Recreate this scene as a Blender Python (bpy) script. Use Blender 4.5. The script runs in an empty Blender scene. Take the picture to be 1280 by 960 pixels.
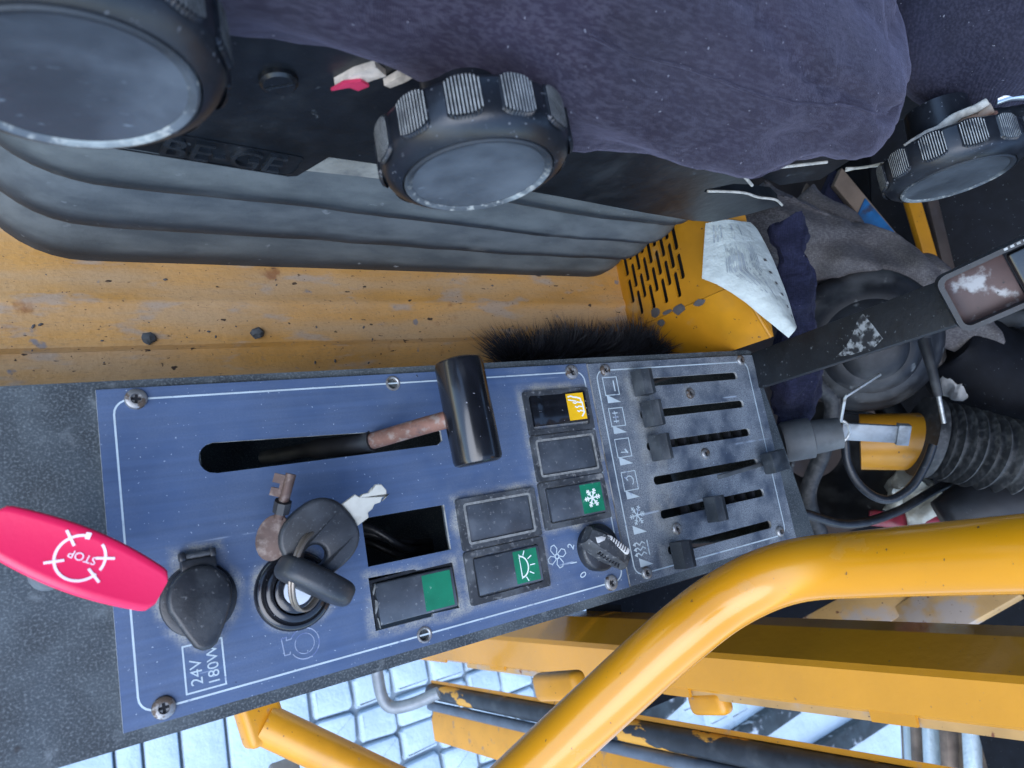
import bpy, bmesh, math, random
from mathutils import Vector, Matrix, noise
random.seed(7)
S = 0.001                                   # everything below is written in millimetres
PI = math.pi
scene = bpy.context.scene
col = scene.collection

# ------------------------------------------------------------------ camera, sky, sun, exposure
CAM = Vector((-20.58, -86.11, 387.63))
ROT = Matrix(((0.8336961, 0.0575889, -0.5492124), (-0.1715946, 0.9723302, -0.1585223), (0.5248867, 0.2264013, 0.8205098)))
FPX = 887.93
cd = bpy.data.cameras.new('camera'); cam = bpy.data.objects.new('camera', cd); col.objects.link(cam)
cam.matrix_world = Matrix.Translation(CAM * S) @ ROT.to_4x4()
cd.sensor_width = 36; cd.lens = FPX / 1280 * 36; cd.clip_start = 0.01; cd.clip_end = 200
cd.dof.use_dof = True; cd.dof.focus_distance = 0.47; cd.dof.aperture_fstop = 15
scene.camera = cam
SUN_EL, SUN_AZ = math.radians(50), math.radians(215)      # azimuth of the light, from +X towards +Y
world = bpy.data.worlds.new('World'); scene.world = world; world.use_nodes = True
wn = world.node_tree; bg = wn.nodes['Background']
sky = wn.nodes.new('ShaderNodeTexSky'); sky.sky_type = 'NISHITA'; sky.sun_disc = False
sky.sun_elevation = SUN_EL; sky.sun_rotation = math.pi / 2 - SUN_AZ; sky.air_density = 1.0; sky.dust_density = 0.4; sky.ozone_density = 3.0
wn.links.new(sky.outputs[0], bg.inputs[0]); bg.inputs[1].default_value = 0.15
sl = bpy.data.lights.new('sun', 'SUN'); sun = bpy.data.objects.new('sun', sl); col.objects.link(sun)
sl.energy = 0.95; sl.angle = math.radians(55); sl.color = (0.93, 0.96, 1.0)
sd = Vector((math.cos(SUN_EL) * math.cos(SUN_AZ), math.cos(SUN_EL) * math.sin(SUN_AZ), math.sin(SUN_EL)))
sun.rotation_euler = sd.to_track_quat('Z', 'Y').to_euler(); sun.location = sd * 5
vs = scene.view_settings; vs.view_transform = 'Standard'; vs.look = 'None'; vs.gamma = 1; vs.exposure = 1.7
try: vs.use_curve_mapping = False
except Exception: pass

# ------------------------------------------------------------------ helpers
def at(px, py, d):                          # a point of the place, given by a bearing and its distance in mm
    return CAM + ROT @ Vector(((px - 640) / FPX * d, (480 - py) / FPX * d, -d))
def atz(px, py, z):
    r = ROT @ Vector(((px - 640), (480 - py), -FPX)); return CAM + r * ((z - CAM.z) / r.z)

def nd(nt, t, **kw):
    n = nt.nodes.new(t)
    for k, v in kw.items(): setattr(n, k, v)
    return n
def inp(nt, sock, val):
    if hasattr(val, 'is_linked') or isinstance(val, bpy.types.NodeSocket): nt.links.new(val, sock)
    else: sock.default_value = val
def mth(nt, op, a, b=0.0, c=0.0, clamp=False):
    n = nd(nt, 'ShaderNodeMath', operation=op); n.use_clamp = clamp
    inp(nt, n.inputs[0], a); inp(nt, n.inputs[1], b); inp(nt, n.inputs[2], c); return n.outputs[0]
def smooth(nt, v, lo, hi, a=0.0, b=1.0):
    n = nd(nt, 'ShaderNodeMapRange', interpolation_type='SMOOTHSTEP')
    inp(nt, n.inputs[0], v); n.inputs[1].default_value = lo; n.inputs[2].default_value = hi
    n.inputs[3].default_value = a; n.inputs[4].default_value = b; return n.outputs[0]
def mixc(nt, f, a, b):
    n = nd(nt, 'ShaderNodeMix', data_type='RGBA')
    inp(nt, n.inputs[0], f); inp(nt, n.inputs[6], a); inp(nt, n.inputs[7], b); return n.outputs[2]
def c4(c): return (c[0], c[1], c[2], 1)
def noisef(nt, scale, detail=4, stretch=(1, 1, 1), rough=0.55, off=0.0, rot=(0, 0, 0)):
    pos = nd(nt, 'ShaderNodeNewGeometry').outputs['Position']
    mp = nd(nt, 'ShaderNodeMapping'); nt.links.new(pos, mp.inputs[0])
    mp.inputs['Scale'].default_value = stretch; mp.inputs['Location'].default_value = (off, off * 1.7, off * 0.6); mp.inputs['Rotation'].default_value = rot
    n = nd(nt, 'ShaderNodeTexNoise'); nt.links.new(mp.outputs[0], n.inputs[0])
    n.inputs['Scale'].default_value = scale; n.inputs['Detail'].default_value = detail; n.inputs['Roughness'].default_value = rough
    return n.outputs[0]

MATS = {}
def pm(name, c, rough=0.5, metal=0.0, spec=0.5, var=0.25, vscale=60, layers=(), bump=(), sheen=0, coat=0, extra=None):
    """layers: (scale, detail, lo, hi, colour, roughness or None, stretch, strength); bump: (scale, metres, stretch)"""
    m = bpy.data.materials.new(name); m.use_nodes = True; nt = m.node_tree; b = nt.nodes['Principled BSDF']
    v = noisef(nt, vscale, 5, off=len(MATS) * 0.37)
    cc = mixc(nt, smooth(nt, v, 0.3, 0.7), c4([x * (1 - var) for x in c]), c4([min(1, x * (1 + var)) for x in c]))
    rr = rough
    for i, l in enumerate(layers):
        sc, det, lo, hi, lc = l[:5]; lr = l[5] if len(l) > 5 else None; st = l[6] if len(l) > 6 and l[6] else (1, 1, 1); am = l[7] if len(l) > 7 else 1.0
        f = mth(nt, 'MULTIPLY', smooth(nt, noisef(nt, sc, det, st, off=3.1 * i + len(MATS)), lo, hi), am)
        cc = mixc(nt, f, cc, c4(lc))
        if lr is not None:
            n = nd(nt, 'ShaderNodeMix', data_type='FLOAT'); inp(nt, n.inputs[0], f); inp(nt, n.inputs[2], rr); n.inputs[3].default_value = lr; rr = n.outputs[0]
    if extra: cc, rr = extra(nt, cc, rr)
    inp(nt, b.inputs['Base Color'], cc); inp(nt, b.inputs['Roughness'], rr); b.inputs['Metallic'].default_value = metal
    b.inputs['Specular IOR Level'].default_value = spec
    if sheen: b.inputs['Sheen Weight'].default_value = sheen; b.inputs['Sheen Roughness'].default_value = 0.45; b.inputs['Sheen Tint'].default_value = (0.62, 0.6, 0.85, 1)
    if coat: b.inputs['Coat Weight'].default_value = coat; b.inputs['Coat Roughness'].default_value = 0.08
    prev = None
    for sc, dist, st in bump:
        bn = nd(nt, 'ShaderNodeBump'); bn.inputs['Strength'].default_value = 1.0; bn.inputs['Distance'].default_value = dist
        nt.links.new(noisef(nt, sc, 4, st, off=sc * 0.01), bn.inputs['Height'])
        if prev: nt.links.new(prev, bn.inputs['Normal'])
        prev = bn.outputs[0]
    if prev: nt.links.new(prev, b.inputs['Normal'])
    MATS[name] = m; return m

class MB:
    def __init__(s): s.v = []; s.f = []; s.m = []
    def add(s, verts, faces, mat=0, M=None):
        o = len(s.v)
        for p in verts:
            p = Vector(p); s.v.append(M @ p if M is not None else p)
        for i, f in enumerate(faces):
            s.f.append([o + k for k in f]); s.m.append(mat if isinstance(mat, int) else mat[i])
        return s
    def bm(s, b, mat=0, M=None):
        b.verts.ensure_lookup_table(); b.verts.index_update()
        s.add([v.co.copy() for v in b.verts], [[v.index for v in f.verts] for f in b.faces], mat, M); b.free(); return s
    def box(s, x0, x1, y0, y1, z0, z1, bev=0.0, seg=2, mat=0, M=None, top=None, shift=(0, 0)):
        b = bmesh.new(); bmesh.ops.create_cube(b, size=1)
        for v in b.verts:
            x = x0 if v.co.x < 0 else x1; y = y0 if v.co.y < 0 else y1; z = z0 if v.co.z < 0 else z1
            if top is not None and v.co.z > 0:
                cx, cy = (x0 + x1) / 2, (y0 + y1) / 2; x = cx + (x - cx) * top + shift[0]; y = cy + (y - cy) * top + shift[1]
            v.co = (x, y, z)
        if bev: bmesh.ops.bevel(b, geom=list(b.edges), offset=bev, segments=seg, affect='EDGES', profile=0.5)
        return s.bm(b, mat, M)
    def grid(s, rows, closed=False, mat=0, cap=False, M=None):
        n = len(rows[0]); vs_ = [p for r in rows for p in r]; fs = []
        for i in range(len(rows) - 1):
            for j in range(n if closed else n - 1):
                k = (j + 1) % n; fs.append([i * n + j, i * n + k, (i + 1) * n + k, (i + 1) * n + j])
        if cap: fs.append(list(range(n))[::-1]); fs.append([(len(rows) - 1) * n + j for j in range(n)])
        return s.add(vs_, fs, mat, M)
    def tube(s, pts, r, n=14, mat=0, cap=True, closed=False, flat=1.0, up=(0, 0, 1), M=None):
        pts = [Vector(p) for p in pts]; N = len(pts); rows = []; u = Vector(up)
        for i, p in enumerate(pts):
            a = pts[(i - 1) % N] if (closed or i) else p; b = pts[(i + 1) % N] if (closed or i < N - 1) else p
            t = (b - a).normalized(); x = t.cross(u)
            if x.length < 1e-4: x = t.cross(Vector((1, 0.3, 0)))
            x.normalize(); y = x.cross(t).normalized(); u = y
            rr = r[i] if isinstance(r, (list, tuple)) else r
            rows.append([p + x * (math.cos(2 * PI * k / n) * rr) + y * (math.sin(2 * PI * k / n) * rr * flat) for k in range(n)])
        if closed: rows.append(rows[0])
        return s.grid(rows, True, mat, cap and not closed, M)
    def lathe(s, prof, n=40, M=None, mat=0):
        rows = [[Vector((r * math.cos(2 * PI * k / n), r * math.sin(2 * PI * k / n), h)) for k in range(n)] for r, h in prof]
        return s.grid(rows, True, mat, False, M)
    def prism(s, out, z0, z1, mat=0, M=None, bev=0, seg=2):
        b = bmesh.new(); vs_ = [b.verts.new((x, y, z0)) for x, y in out]; f = b.faces.new(vs_)
        r = bmesh.ops.extrude_face_region(b, geom=[f])
        for g in r['geom']:
            if isinstance(g, bmesh.types.BMVert): g.co.z = z1
        bmesh.ops.recalc_face_normals(b, faces=list(b.faces))
        if bev:
            es = [e for e in b.edges if all(abs(v.co.z - z1) < 1e-6 for v in e.verts)]
            bmesh.ops.bevel(b, geom=es, offset=bev, segments=seg, affect='EDGES', profile=0.5)
        return s.bm(b, mat, M)
    def stroke(s, pts, w, z, closed=False, M=None, th=0.12, mat=0):
        """a printed line: a flat raised strip with mitred corners"""
        P = [Vector((p[0], p[1])) for p in pts]; N = len(P); L = []; Rr = []
        for i, p in enumerate(P):
            a = P[(i - 1) % N] if (closed or i) else None; b = P[(i + 1) % N] if (closed or i < N - 1) else None
            d1 = (p - a).normalized() if a is not None else (b - p).normalized(); d2 = (b - p).normalized() if b is not None else d1
            n1 = Vector((-d1.y, d1.x)); n2 = Vector((-d2.y, d2.x)); m = (n1 + n2)
            m = m.normalized() if m.length > 1e-4 else n1; k = w / 2 / max(0.45, m.dot(n1))
            L.append(p + m * k); Rr.append(p - m * k)
        rows = [[(l.x, l.y, z - th), (l.x, l.y, z), (r.x, r.y, z), (r.x, r.y, z - th)] for l, r in zip(L, Rr)]
        if closed: rows.append(rows[0])
        return s.grid(rows, False, mat, False, M)
    def build(s, name, mats, parent=None, sharp=38, loc=None, flat=False):
        if not isinstance(mats, (list, tuple)): mats = [mats]
        lo = Vector([min(v[i] for v in s.v) for i in range(3)]); hi = Vector([max(v[i] for v in s.v) for i in range(3)])
        c = Vector(loc) if loc is not None else Vector(((lo.x + hi.x) / 2, (lo.y + hi.y) / 2, lo.z))
        me = bpy.data.meshes.new(name); me.from_pydata([(v - c) * S for v in s.v], [], s.f)
        for m in mats: me.materials.append(MATS[m] if isinstance(m, str) else m)
        me.polygons.foreach_set('material_index', s.m)
        b = bmesh.new(); b.from_mesh(me); bmesh.ops.remove_doubles(b, verts=list(b.verts), dist=1e-7); bmesh.ops.recalc_face_normals(b, faces=list(b.faces)); b.to_mesh(me); b.free()
        if not flat:
            me.polygons.foreach_set('use_smooth', [True] * len(me.polygons)); me.set_sharp_from_angle(angle=math.radians(sharp))
        o = bpy.data.objects.new(name, me); col.objects.link(o); put(o, c, parent); return o
ORG = {}
def put(o, c, parent=None):
    c = Vector(c); ORG[o] = c
    if parent is not None: o.parent = parent; o.location = (c - ORG[parent]) * S
    else: o.location = c * S
def thing(name, label, cat, loc, group=None):
    o = bpy.data.objects.new(name, None); col.objects.link(o); o.empty_display_size = 0.02; put(o, loc); tag(o, label, cat, group); return o
def tag(o, label, cat, group=None):
    o['label'] = label; o['category'] = cat
    if group: o['group'] = group
    return o
def struct(o): o['kind'] = 'structure'; return o
def holes(mb, outlines, z0, z1, mat_top=0, mat_side=0):
    """a sheet with openings, from 2D outlines (the first is the outer one)"""
    cu = bpy.data.curves.new('t', 'CURVE'); cu.dimensions = '2D'; cu.fill_mode = 'BOTH'; cu.extrude = (z1 - z0) / 2
    for o in outlines:
        sp = cu.splines.new('POLY'); sp.points.add(len(o) - 1); sp.use_cyclic_u = True
        for p, q in zip(sp.points, o): p.co = (q[0], q[1], 0, 1)
    ob = bpy.data.objects.new('t', cu); me = bpy.data.meshes.new_from_object(ob)
    mats = [mat_top if abs(p.normal.z) > 0.5 else mat_side for p in me.polygons]
    mb.add([(v.co.x, v.co.y, v.co.z + (z0 + z1) / 2) for v in me.vertices], [list(p.vertices) for p in me.polygons], mats)
    bpy.data.objects.remove(ob); bpy.data.curves.remove(cu); bpy.data.meshes.remove(me); return mb
def text(mb, body, size, M, th=0.12, bold=0.0, fn=None):
    cu = bpy.data.curves.new('t', 'FONT'); cu.body = body; cu.size = size; cu.extrude = th / 2; cu.align_x = 'CENTER'; cu.align_y = 'CENTER'; cu.offset = bold
    ob = bpy.data.objects.new('t', cu); me = bpy.data.meshes.new_from_object(ob)
    vv = [M @ v.co for v in me.vertices]
    if fn: vv = [fn(v) for v in vv]
    mb.add(vv, [list(p.vertices) for p in me.polygons]); bpy.data.objects.remove(ob); bpy.data.curves.remove(cu); bpy.data.meshes.remove(me); return mb
def rrect(x0, x1, y0, y1, r, n=5):
    o = []
    for cx, cy, a in ((x1 - r, y1 - r, 0), (x0 + r, y1 - r, 90), (x0 + r, y0 + r, 180), (x1 - r, y0 + r, 270)):
        for k in range(n + 1):
            t = math.radians(a + 90 * k / n); o.append((cx + r * math.cos(t), cy + r * math.sin(t)))
    return o
def circ(x, y, r, n=20, a0=0, a1=360, closed=True):
    m = n if closed else n + 1
    return [(x + r * math.cos(math.radians(a0 + (a1 - a0) * k / n)), y + r * math.sin(math.radians(a0 + (a1 - a0) * k / n))) for k in range(m)]
def spline(pts, n=8):
    P = [Vector(p) for p in pts]; P = [P[0] * 2 - P[1]] + P + [P[-1] * 2 - P[-2]]; o = []
    for i in range(1, len(P) - 2):
        for k in range(n):
            t = k / n; a, b, c, d = P[i - 1:i + 3]
            o.append(0.5 * ((2 * b) + (c - a) * t + (2 * a - 5 * b + 4 * c - d) * t * t + (3 * b - a - 3 * c + d) * t ** 3))
    return o + [P[-2]]
def T(x, y, z): return Matrix.Translation((x, y, z))
def RX(a): return Matrix.Rotation(math.radians(a), 4, 'X')
def RY(a): return Matrix.Rotation(math.radians(a), 4, 'Y')
def RZ(a): return Matrix.Rotation(math.radians(a), 4, 'Z')
def frame(o, zaxis, xhint=(1, 0, 0)):
    z = Vector(zaxis).normalized(); x = Vector(xhint); x = (x - z * x.dot(z)).normalized(); y = z.cross(x)
    return Matrix(((x.x, y.x, z.x, o[0]), (x.y, y.y, z.y, o[1]), (x.z, y.z, z.z, o[2]), (0, 0, 0, 1)))
def fbm(p, s): return noise.fractal(Vector(p) * s, 1.0, 2.0, 4)

def hang(name, pts, rads, m, flat=1.0, par=None, n=18, wob=4, sc=0.02, fold=0):
    P = spline(pts, 14 if fold else 8); N = len(P); R_ = []
    for i in range(N):
        t = i / (N - 1) * (len(rads) - 1); k = min(len(rads) - 2, int(t)); R_.append(rads[k] + (rads[k + 1] - rads[k]) * (t - k))
    b = MB(); b.tube(P, R_, n, flat=flat)
    b.v = [v + Vector((fbm(v, sc), fbm(v + Vector((50, 0, 0)), sc), fbm(v + Vector((0, 80, 0)), sc))) * wob for v in b.v]
    if fold:
        c_ = sum(b.v, Vector()) / len(b.v)
        b.v = [v + (CAM - v).normalized() * fold * (0.6 - 2.2 * abs(noise.noise(Vector((v.x * 0.012 + v.y * 0.02, v.y * 0.014 - v.z * 0.01, v.z * 0.016))))) for v in b.v]
    return b.build(name, m, par, sharp=80)
# ------------------------------------------------------------------ materials
DUST = (0.34, 0.34, 0.33)
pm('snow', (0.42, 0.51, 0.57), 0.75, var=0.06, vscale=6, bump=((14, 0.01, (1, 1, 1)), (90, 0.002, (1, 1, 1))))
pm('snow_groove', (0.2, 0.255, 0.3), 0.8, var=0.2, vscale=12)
pm('floor_paint', (0.57, 0.29, 0.07), 0.55, var=0.12, vscale=25, layers=(
    (40, 8, 0.34, 0.68, (0.50, 0.34, 0.19), 0.7, (0.15, 1, 1), 0.85), (70, 7, 0.55, 0.66, (0.40, 0.33, 0.27), 0.75, (0.3, 1, 1), 0.7),
    (60, 3, 0.66, 0.72, (0.24, 0.21, 0.2), 0.6), (30, 5, 0.655, 0.74, (0.26, 0.1, 0.035), 0.8, None, 0.8), (230, 2, 0.69, 0.73, (0.05, 0.03, 0.02), 0.8, (0.5, 1, 1)),
    (420, 2, 0.68, 0.74, (0.14, 0.08, 0.045), 0.8), (900, 4, 0.5, 0.75, (0.3, 0.19, 0.1), 0.8, (0.3, 1, 1), 0.5)), bump=((300, 0.0004, (1, 1, 1)), (40, 0.0008, (1, 1, 1))))
pm('wall_paint', (0.5, 0.215, 0.010), 0.4, var=0.15, vscale=18, layers=((14, 6, 0.5, 0.72, (0.3, 0.15, 0.03), 0.55, None, 0.6), (35, 5, 0.6, 0.75, (0.4, 0.26, 0.12), 0.6, None, 0.7), (170, 2, 0.7, 0.74, (0.06, 0.04, 0.03), 0.7)))
pm('chip', (0.09, 0.085, 0.085), 0.7)
pm('rail_paint', (0.60, 0.25, 0.003), 0.24, var=0.06, vscale=10, coat=0.35, layers=((300, 3, 0.7, 0.73, (0.06, 0.03, 0.01), 0.6, (0.6, 0.6, 1.4)), (26, 5, 0.64, 0.74, (0.5, 0.25, 0.05), 0.55, None, 0.6), (9, 4, 0.55, 0.75, (0.58, 0.27, 0.01), 0.3, None, 0.6)), bump=((60, 0.00012, (1, 1, 1)),))
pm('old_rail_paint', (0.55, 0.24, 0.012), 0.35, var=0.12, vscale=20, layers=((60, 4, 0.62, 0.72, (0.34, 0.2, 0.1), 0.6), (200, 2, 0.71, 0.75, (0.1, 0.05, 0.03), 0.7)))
pm('pillar_paint', (0.52, 0.228, 0.010), 0.26, var=0.06, vscale=9, coat=0.3, layers=((300, 2, 0.73, 0.76, (0.1, 0.05, 0.02), 0.6),), bump=((130, 0.00035, (1, 1, 1)), (26, 0.0005, (1, 1, 1))))
pm('strut_paint', (0.42, 0.25, 0.09), 0.5, var=0.2, vscale=15, layers=((25, 5, 0.5, 0.68, (0.34, 0.28, 0.24), 0.6), (60, 4, 0.66, 0.7, (0.16, 0.06, 0.03), 0.8), (260, 2, 0.7, 0.73, (0.04, 0.03, 0.03), 0.8)))
pm('console_plastic', (0.030, 0.040, 0.048), 0.62, var=0.25, vscale=45, layers=(
    (28, 6, 0.42, 0.7, (0.075, 0.092, 0.102), 0.75, None, 0.8), (900, 3, 0.45, 0.75, (0.16, 0.18, 0.19), 0.8, None, 0.7), (80, 6, 0.6, 0.76, (0.17, 0.19, 0.2), 0.8, None, 0.55), (55, 3, 0.7, 0.76, (0.012, 0.013, 0.016), 0.5)),
    bump=((600, 0.00025, (1, 1, 1)), (120, 0.0002, (1, 1, 1))))
pm('edge_metal', (0.5, 0.5, 0.48), 0.5, 0.3, layers=((80, 4, 0.5, 0.65, (0.25, 0.23, 0.2)),))
pm('print_white', (0.44, 0.52, 0.56), 0.6, var=0.12, layers=((160, 4, 0.6, 0.68, (0.2, 0.25, 0.36), 0.6, None, 0.8),))
pm('print_faint', (0.27, 0.32, 0.43), 0.6, layers=((160, 4, 0.5, 0.6, (0.11, 0.15, 0.29), 0.6),))
pm('black_plastic', (0.012, 0.014, 0.018), 0.36, var=0.3, layers=((40, 6, 0.5, 0.75, (0.035, 0.04, 0.046), 0.55, None, 0.8), (420, 3, 0.62, 0.72, (0.12, 0.125, 0.13), 0.7, None, 0.55)), bump=((500, 0.0001, (1, 1, 1)),))
pm('dusty_plastic', (0.028, 0.032, 0.038), 0.55, var=0.3, layers=((50, 6, 0.42, 0.7, (0.085, 0.095, 0.105), 0.7, None, 0.8), (380, 3, 0.56, 0.7, (0.17, 0.175, 0.18), 0.8, None, 0.7), (90, 5, 0.62, 0.72, (0.26, 0.26, 0.25), 0.85, None, 0.7)), bump=((500, 0.0002, (1, 1, 1)),))
pm('rocker_plastic', (0.05, 0.06, 0.075), 0.42, var=0.2, layers=((60, 5, 0.45, 0.7, (0.09, 0.105, 0.125), 0.6, None, 0.7), (450, 3, 0.62, 0.72, (0.2, 0.21, 0.22), 0.8, None, 0.6)))
pm('slider_plastic', (0.022, 0.027, 0.033), 0.45, var=0.2, layers=((60, 5, 0.45, 0.7, (0.06, 0.068, 0.076), 0.6, None, 0.7), (700, 3, 0.62, 0.72, (0.15, 0.16, 0.165), 0.8, None, 0.5)))
pm('dust_line', (0.2, 0.205, 0.2), 0.9, var=0.3, vscale=300)
pm('green_legend', (0.008, 0.16, 0.085), 0.35, var=0.15, layers=((300, 3, 0.64, 0.72, (0.2, 0.33, 0.27), 0.6, None, 0.5),))
pm('yellow_legend', (0.75, 0.42, 0.008), 0.4, var=0.08)
pm('legend_white', (0.75, 0.8, 0.78), 0.5, var=0.05)
pm('gloss_black', (0.008, 0.009, 0.012), 0.2, var=0.2, coat=0.2, layers=((300, 2, 0.72, 0.75, (0.2, 0.2, 0.22), 0.6),))
pm('hole_black', (0.006, 0.007, 0.01), 0.9)
pm('rusty_steel', (0.17, 0.085, 0.062), 0.6, 0.2, var=0.3, layers=((220, 5, 0.5, 0.68, (0.25, 0.21, 0.185), 0.5, None, 0.7), (60, 4, 0.58, 0.7, (0.045, 0.04, 0.045), 0.6)), bump=((250, 0.0004, (1, 1, 1)),))
pm('worn_steel', (0.42, 0.43, 0.42), 0.42, 0.75, var=0.15, layers=((90, 4, 0.55, 0.7, (0.2, 0.18, 0.15), 0.6),), bump=((300, 0.0001, (1, 1, 1)),))
pm('key_plastic', (0.016, 0.019, 0.024), 0.42, var=0.3, layers=((50, 6, 0.45, 0.75, (0.04, 0.046, 0.055), 0.55, None, 0.8), (800, 3, 0.6, 0.72, (0.1, 0.11, 0.12), 0.7, None, 0.5)))
pm('key_rust', (0.075, 0.045, 0.036), 0.6, 0.3, var=0.3, layers=((200, 5, 0.5, 0.68, (0.19, 0.15, 0.13), 0.5, None, 0.7),))
pm('bronze', (0.22, 0.19, 0.16), 0.4, 0.7, var=0.2)
pm('key_steel', (0.5, 0.49, 0.43), 0.5, 0.35, var=0.15, layers=((90, 4, 0.55, 0.7, (0.3, 0.28, 0.22), 0.6),))
pm('galvanised', (0.2, 0.225, 0.25), 0.5, 0.4, var=0.2, layers=((50, 5, 0.5, 0.7, (0.12, 0.135, 0.15), 0.6),))
pm('screw_steel', (0.3, 0.3, 0.3), 0.45, 0.7, var=0.25, layers=((200, 4, 0.5, 0.62, (0.12, 0.09, 0.07), 0.7),))
pm('bright_steel', (0.55, 0.6, 0.66), 0.3, 0.8, var=0.1)
pm('silver_plate', (0.6, 0.64, 0.68), 0.35, 0.2, var=0.08)
pm('red_plastic', (0.80, 0.018, 0.095), 0.33, var=0.05, vscale=12, bump=((500, 0.00005, (1, 1, 1)),))
pm('red_print', (0.85, 0.72, 0.8), 0.5, var=0.04)
pm('knob_black', (0.008, 0.010, 0.014), 0.32, var=0.25, layers=((35, 5, 0.5, 0.75, (0.022, 0.026, 0.033), 0.45, None, 0.7), (500, 2, 0.68, 0.73, (0.12, 0.13, 0.15), 0.6)), bump=((400, 0.00008, (1, 1, 1)),))
pm('knob_face', (0.05, 0.06, 0.072), 0.35, var=0.3, vscale=30, layers=((30, 6, 0.42, 0.7, (0.11, 0.13, 0.15), 0.45, None, 0.8), (500, 3, 0.66, 0.75, (0.2, 0.24, 0.28), 0.6, (0.3, 1, 1), 0.6), (18, 6, 0.56, 0.74, (0.022, 0.026, 0.033), 0.32, None, 0.6)), bump=((300, 0.0001, (1, 1, 1)),))
def rim_extra(nt, cc, rr):
    o_ = nd(nt, 'ShaderNodeTexCoord').outputs['Object']; sz = nd(nt, 'ShaderNodeSeparateXYZ'); nt.links.new(o_, sz.inputs[0])
    v = mth(nt, 'ADD', mth(nt, 'SUBTRACT', sz.outputs[2], mth(nt, 'MULTIPLY', sz.outputs[0], 0.5)), mth(nt, 'MULTIPLY', noisef(nt, 40, 3, off=4), 0.02))
    return mixc(nt, smooth(nt, v, 0.03, 0.052), cc, (0.02, 0.025, 0.032, 1)), rr
pm('knob_rim_worn', (0.075, 0.09, 0.105), 0.5, var=0.3, layers=((26, 6, 0.46, 0.62, (0.3, 0.34, 0.34), 0.6), (320, 3, 0.5, 0.66, (0.42, 0.43, 0.4), 0.7, None, 0.6)), extra=rim_extra)
pm('rib_worn', (0.33, 0.34, 0.33), 0.6, var=0.3, vscale=200, layers=((90, 5, 0.52, 0.7, (0.13, 0.14, 0.15), 0.6),))
def bel_extra(nt, cc, rr):
    nz = nd(nt, 'ShaderNodeSeparateXYZ'); nt.links.new(nd(nt, 'ShaderNodeNewGeometry').outputs['Normal'], nz.inputs[0])
    f = mth(nt, 'MULTIPLY', smooth(nt, nz.outputs[2], 0.1, 0.45), smooth(nt, noisef(nt, 90, 8, (0.3, 1, 1), off=8), 0.3, 0.7, 0.45, 0.95))
    return mixc(nt, f, cc, (0.118, 0.132, 0.132, 1)), rr
pm('bellows_rubber', (0.018, 0.027, 0.036), 0.58, var=0.25, vscale=20, layers=(
    (60, 8, 0.4, 0.8, (0.06, 0.07, 0.078), 0.72, (0.3, 1, 1), 0.8), (46, 6, 0.6, 0.74, (0.12, 0.125, 0.12), 0.8, (0.4, 1, 1), 0.8), (150, 4, 0.68, 0.74, (0.3, 0.32, 0.33), 0.8, (0.6, 1, 1), 0.8), (500, 4, 0.45, 0.7, (0.03, 0.035, 0.04), 0.6, None, 0.5)),
    extra=bel_extra, bump=((420, 0.0002, (1, 1, 1)), (50, 0.0006, (1, 1, 1))))
pm('bellows_dusty', (0.22, 0.22, 0.2), 0.8, var=0.2, layers=((60, 5, 0.5, 0.7, (0.12, 0.125, 0.125), 0.8),), bump=((500, 0.0003, (1, 1, 1)),))
pm('skirt_plastic', (0.007, 0.009, 0.012), 0.33, var=0.3, layers=((25, 6, 0.52, 0.78, (0.026, 0.031, 0.036), 0.5, None, 0.8), (800, 2, 0.72, 0.76, (0.2, 0.22, 0.25), 0.7), (120, 4, 0.66, 0.76, (0.06, 0.068, 0.075), 0.7)), bump=((160, 0.0003, (1, 1, 1)),))
pm('torn_lining', (0.42, 0.41, 0.37), 0.9, var=0.25, vscale=250)
pm('foam_red', (0.55, 0.03, 0.1), 0.8)
pm('foam_white', (0.62, 0.55, 0.48), 0.9, var=0.2, vscale=300)
pm('brown_wood', (0.2, 0.1, 0.06), 0.7, var=0.35, vscale=40, layers=((30, 5, 0.5, 0.65, (0.3, 0.27, 0.23), 0.8, (0.2, 1, 1)), (120, 4, 0.62, 0.7, (0.05, 0.035, 0.03), 0.8)))
pm('letter_worn', (0.016, 0.02, 0.025), 0.26, layers=((90, 4, 0.5, 0.65, (0.008, 0.01, 0.013), 0.4),))

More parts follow.
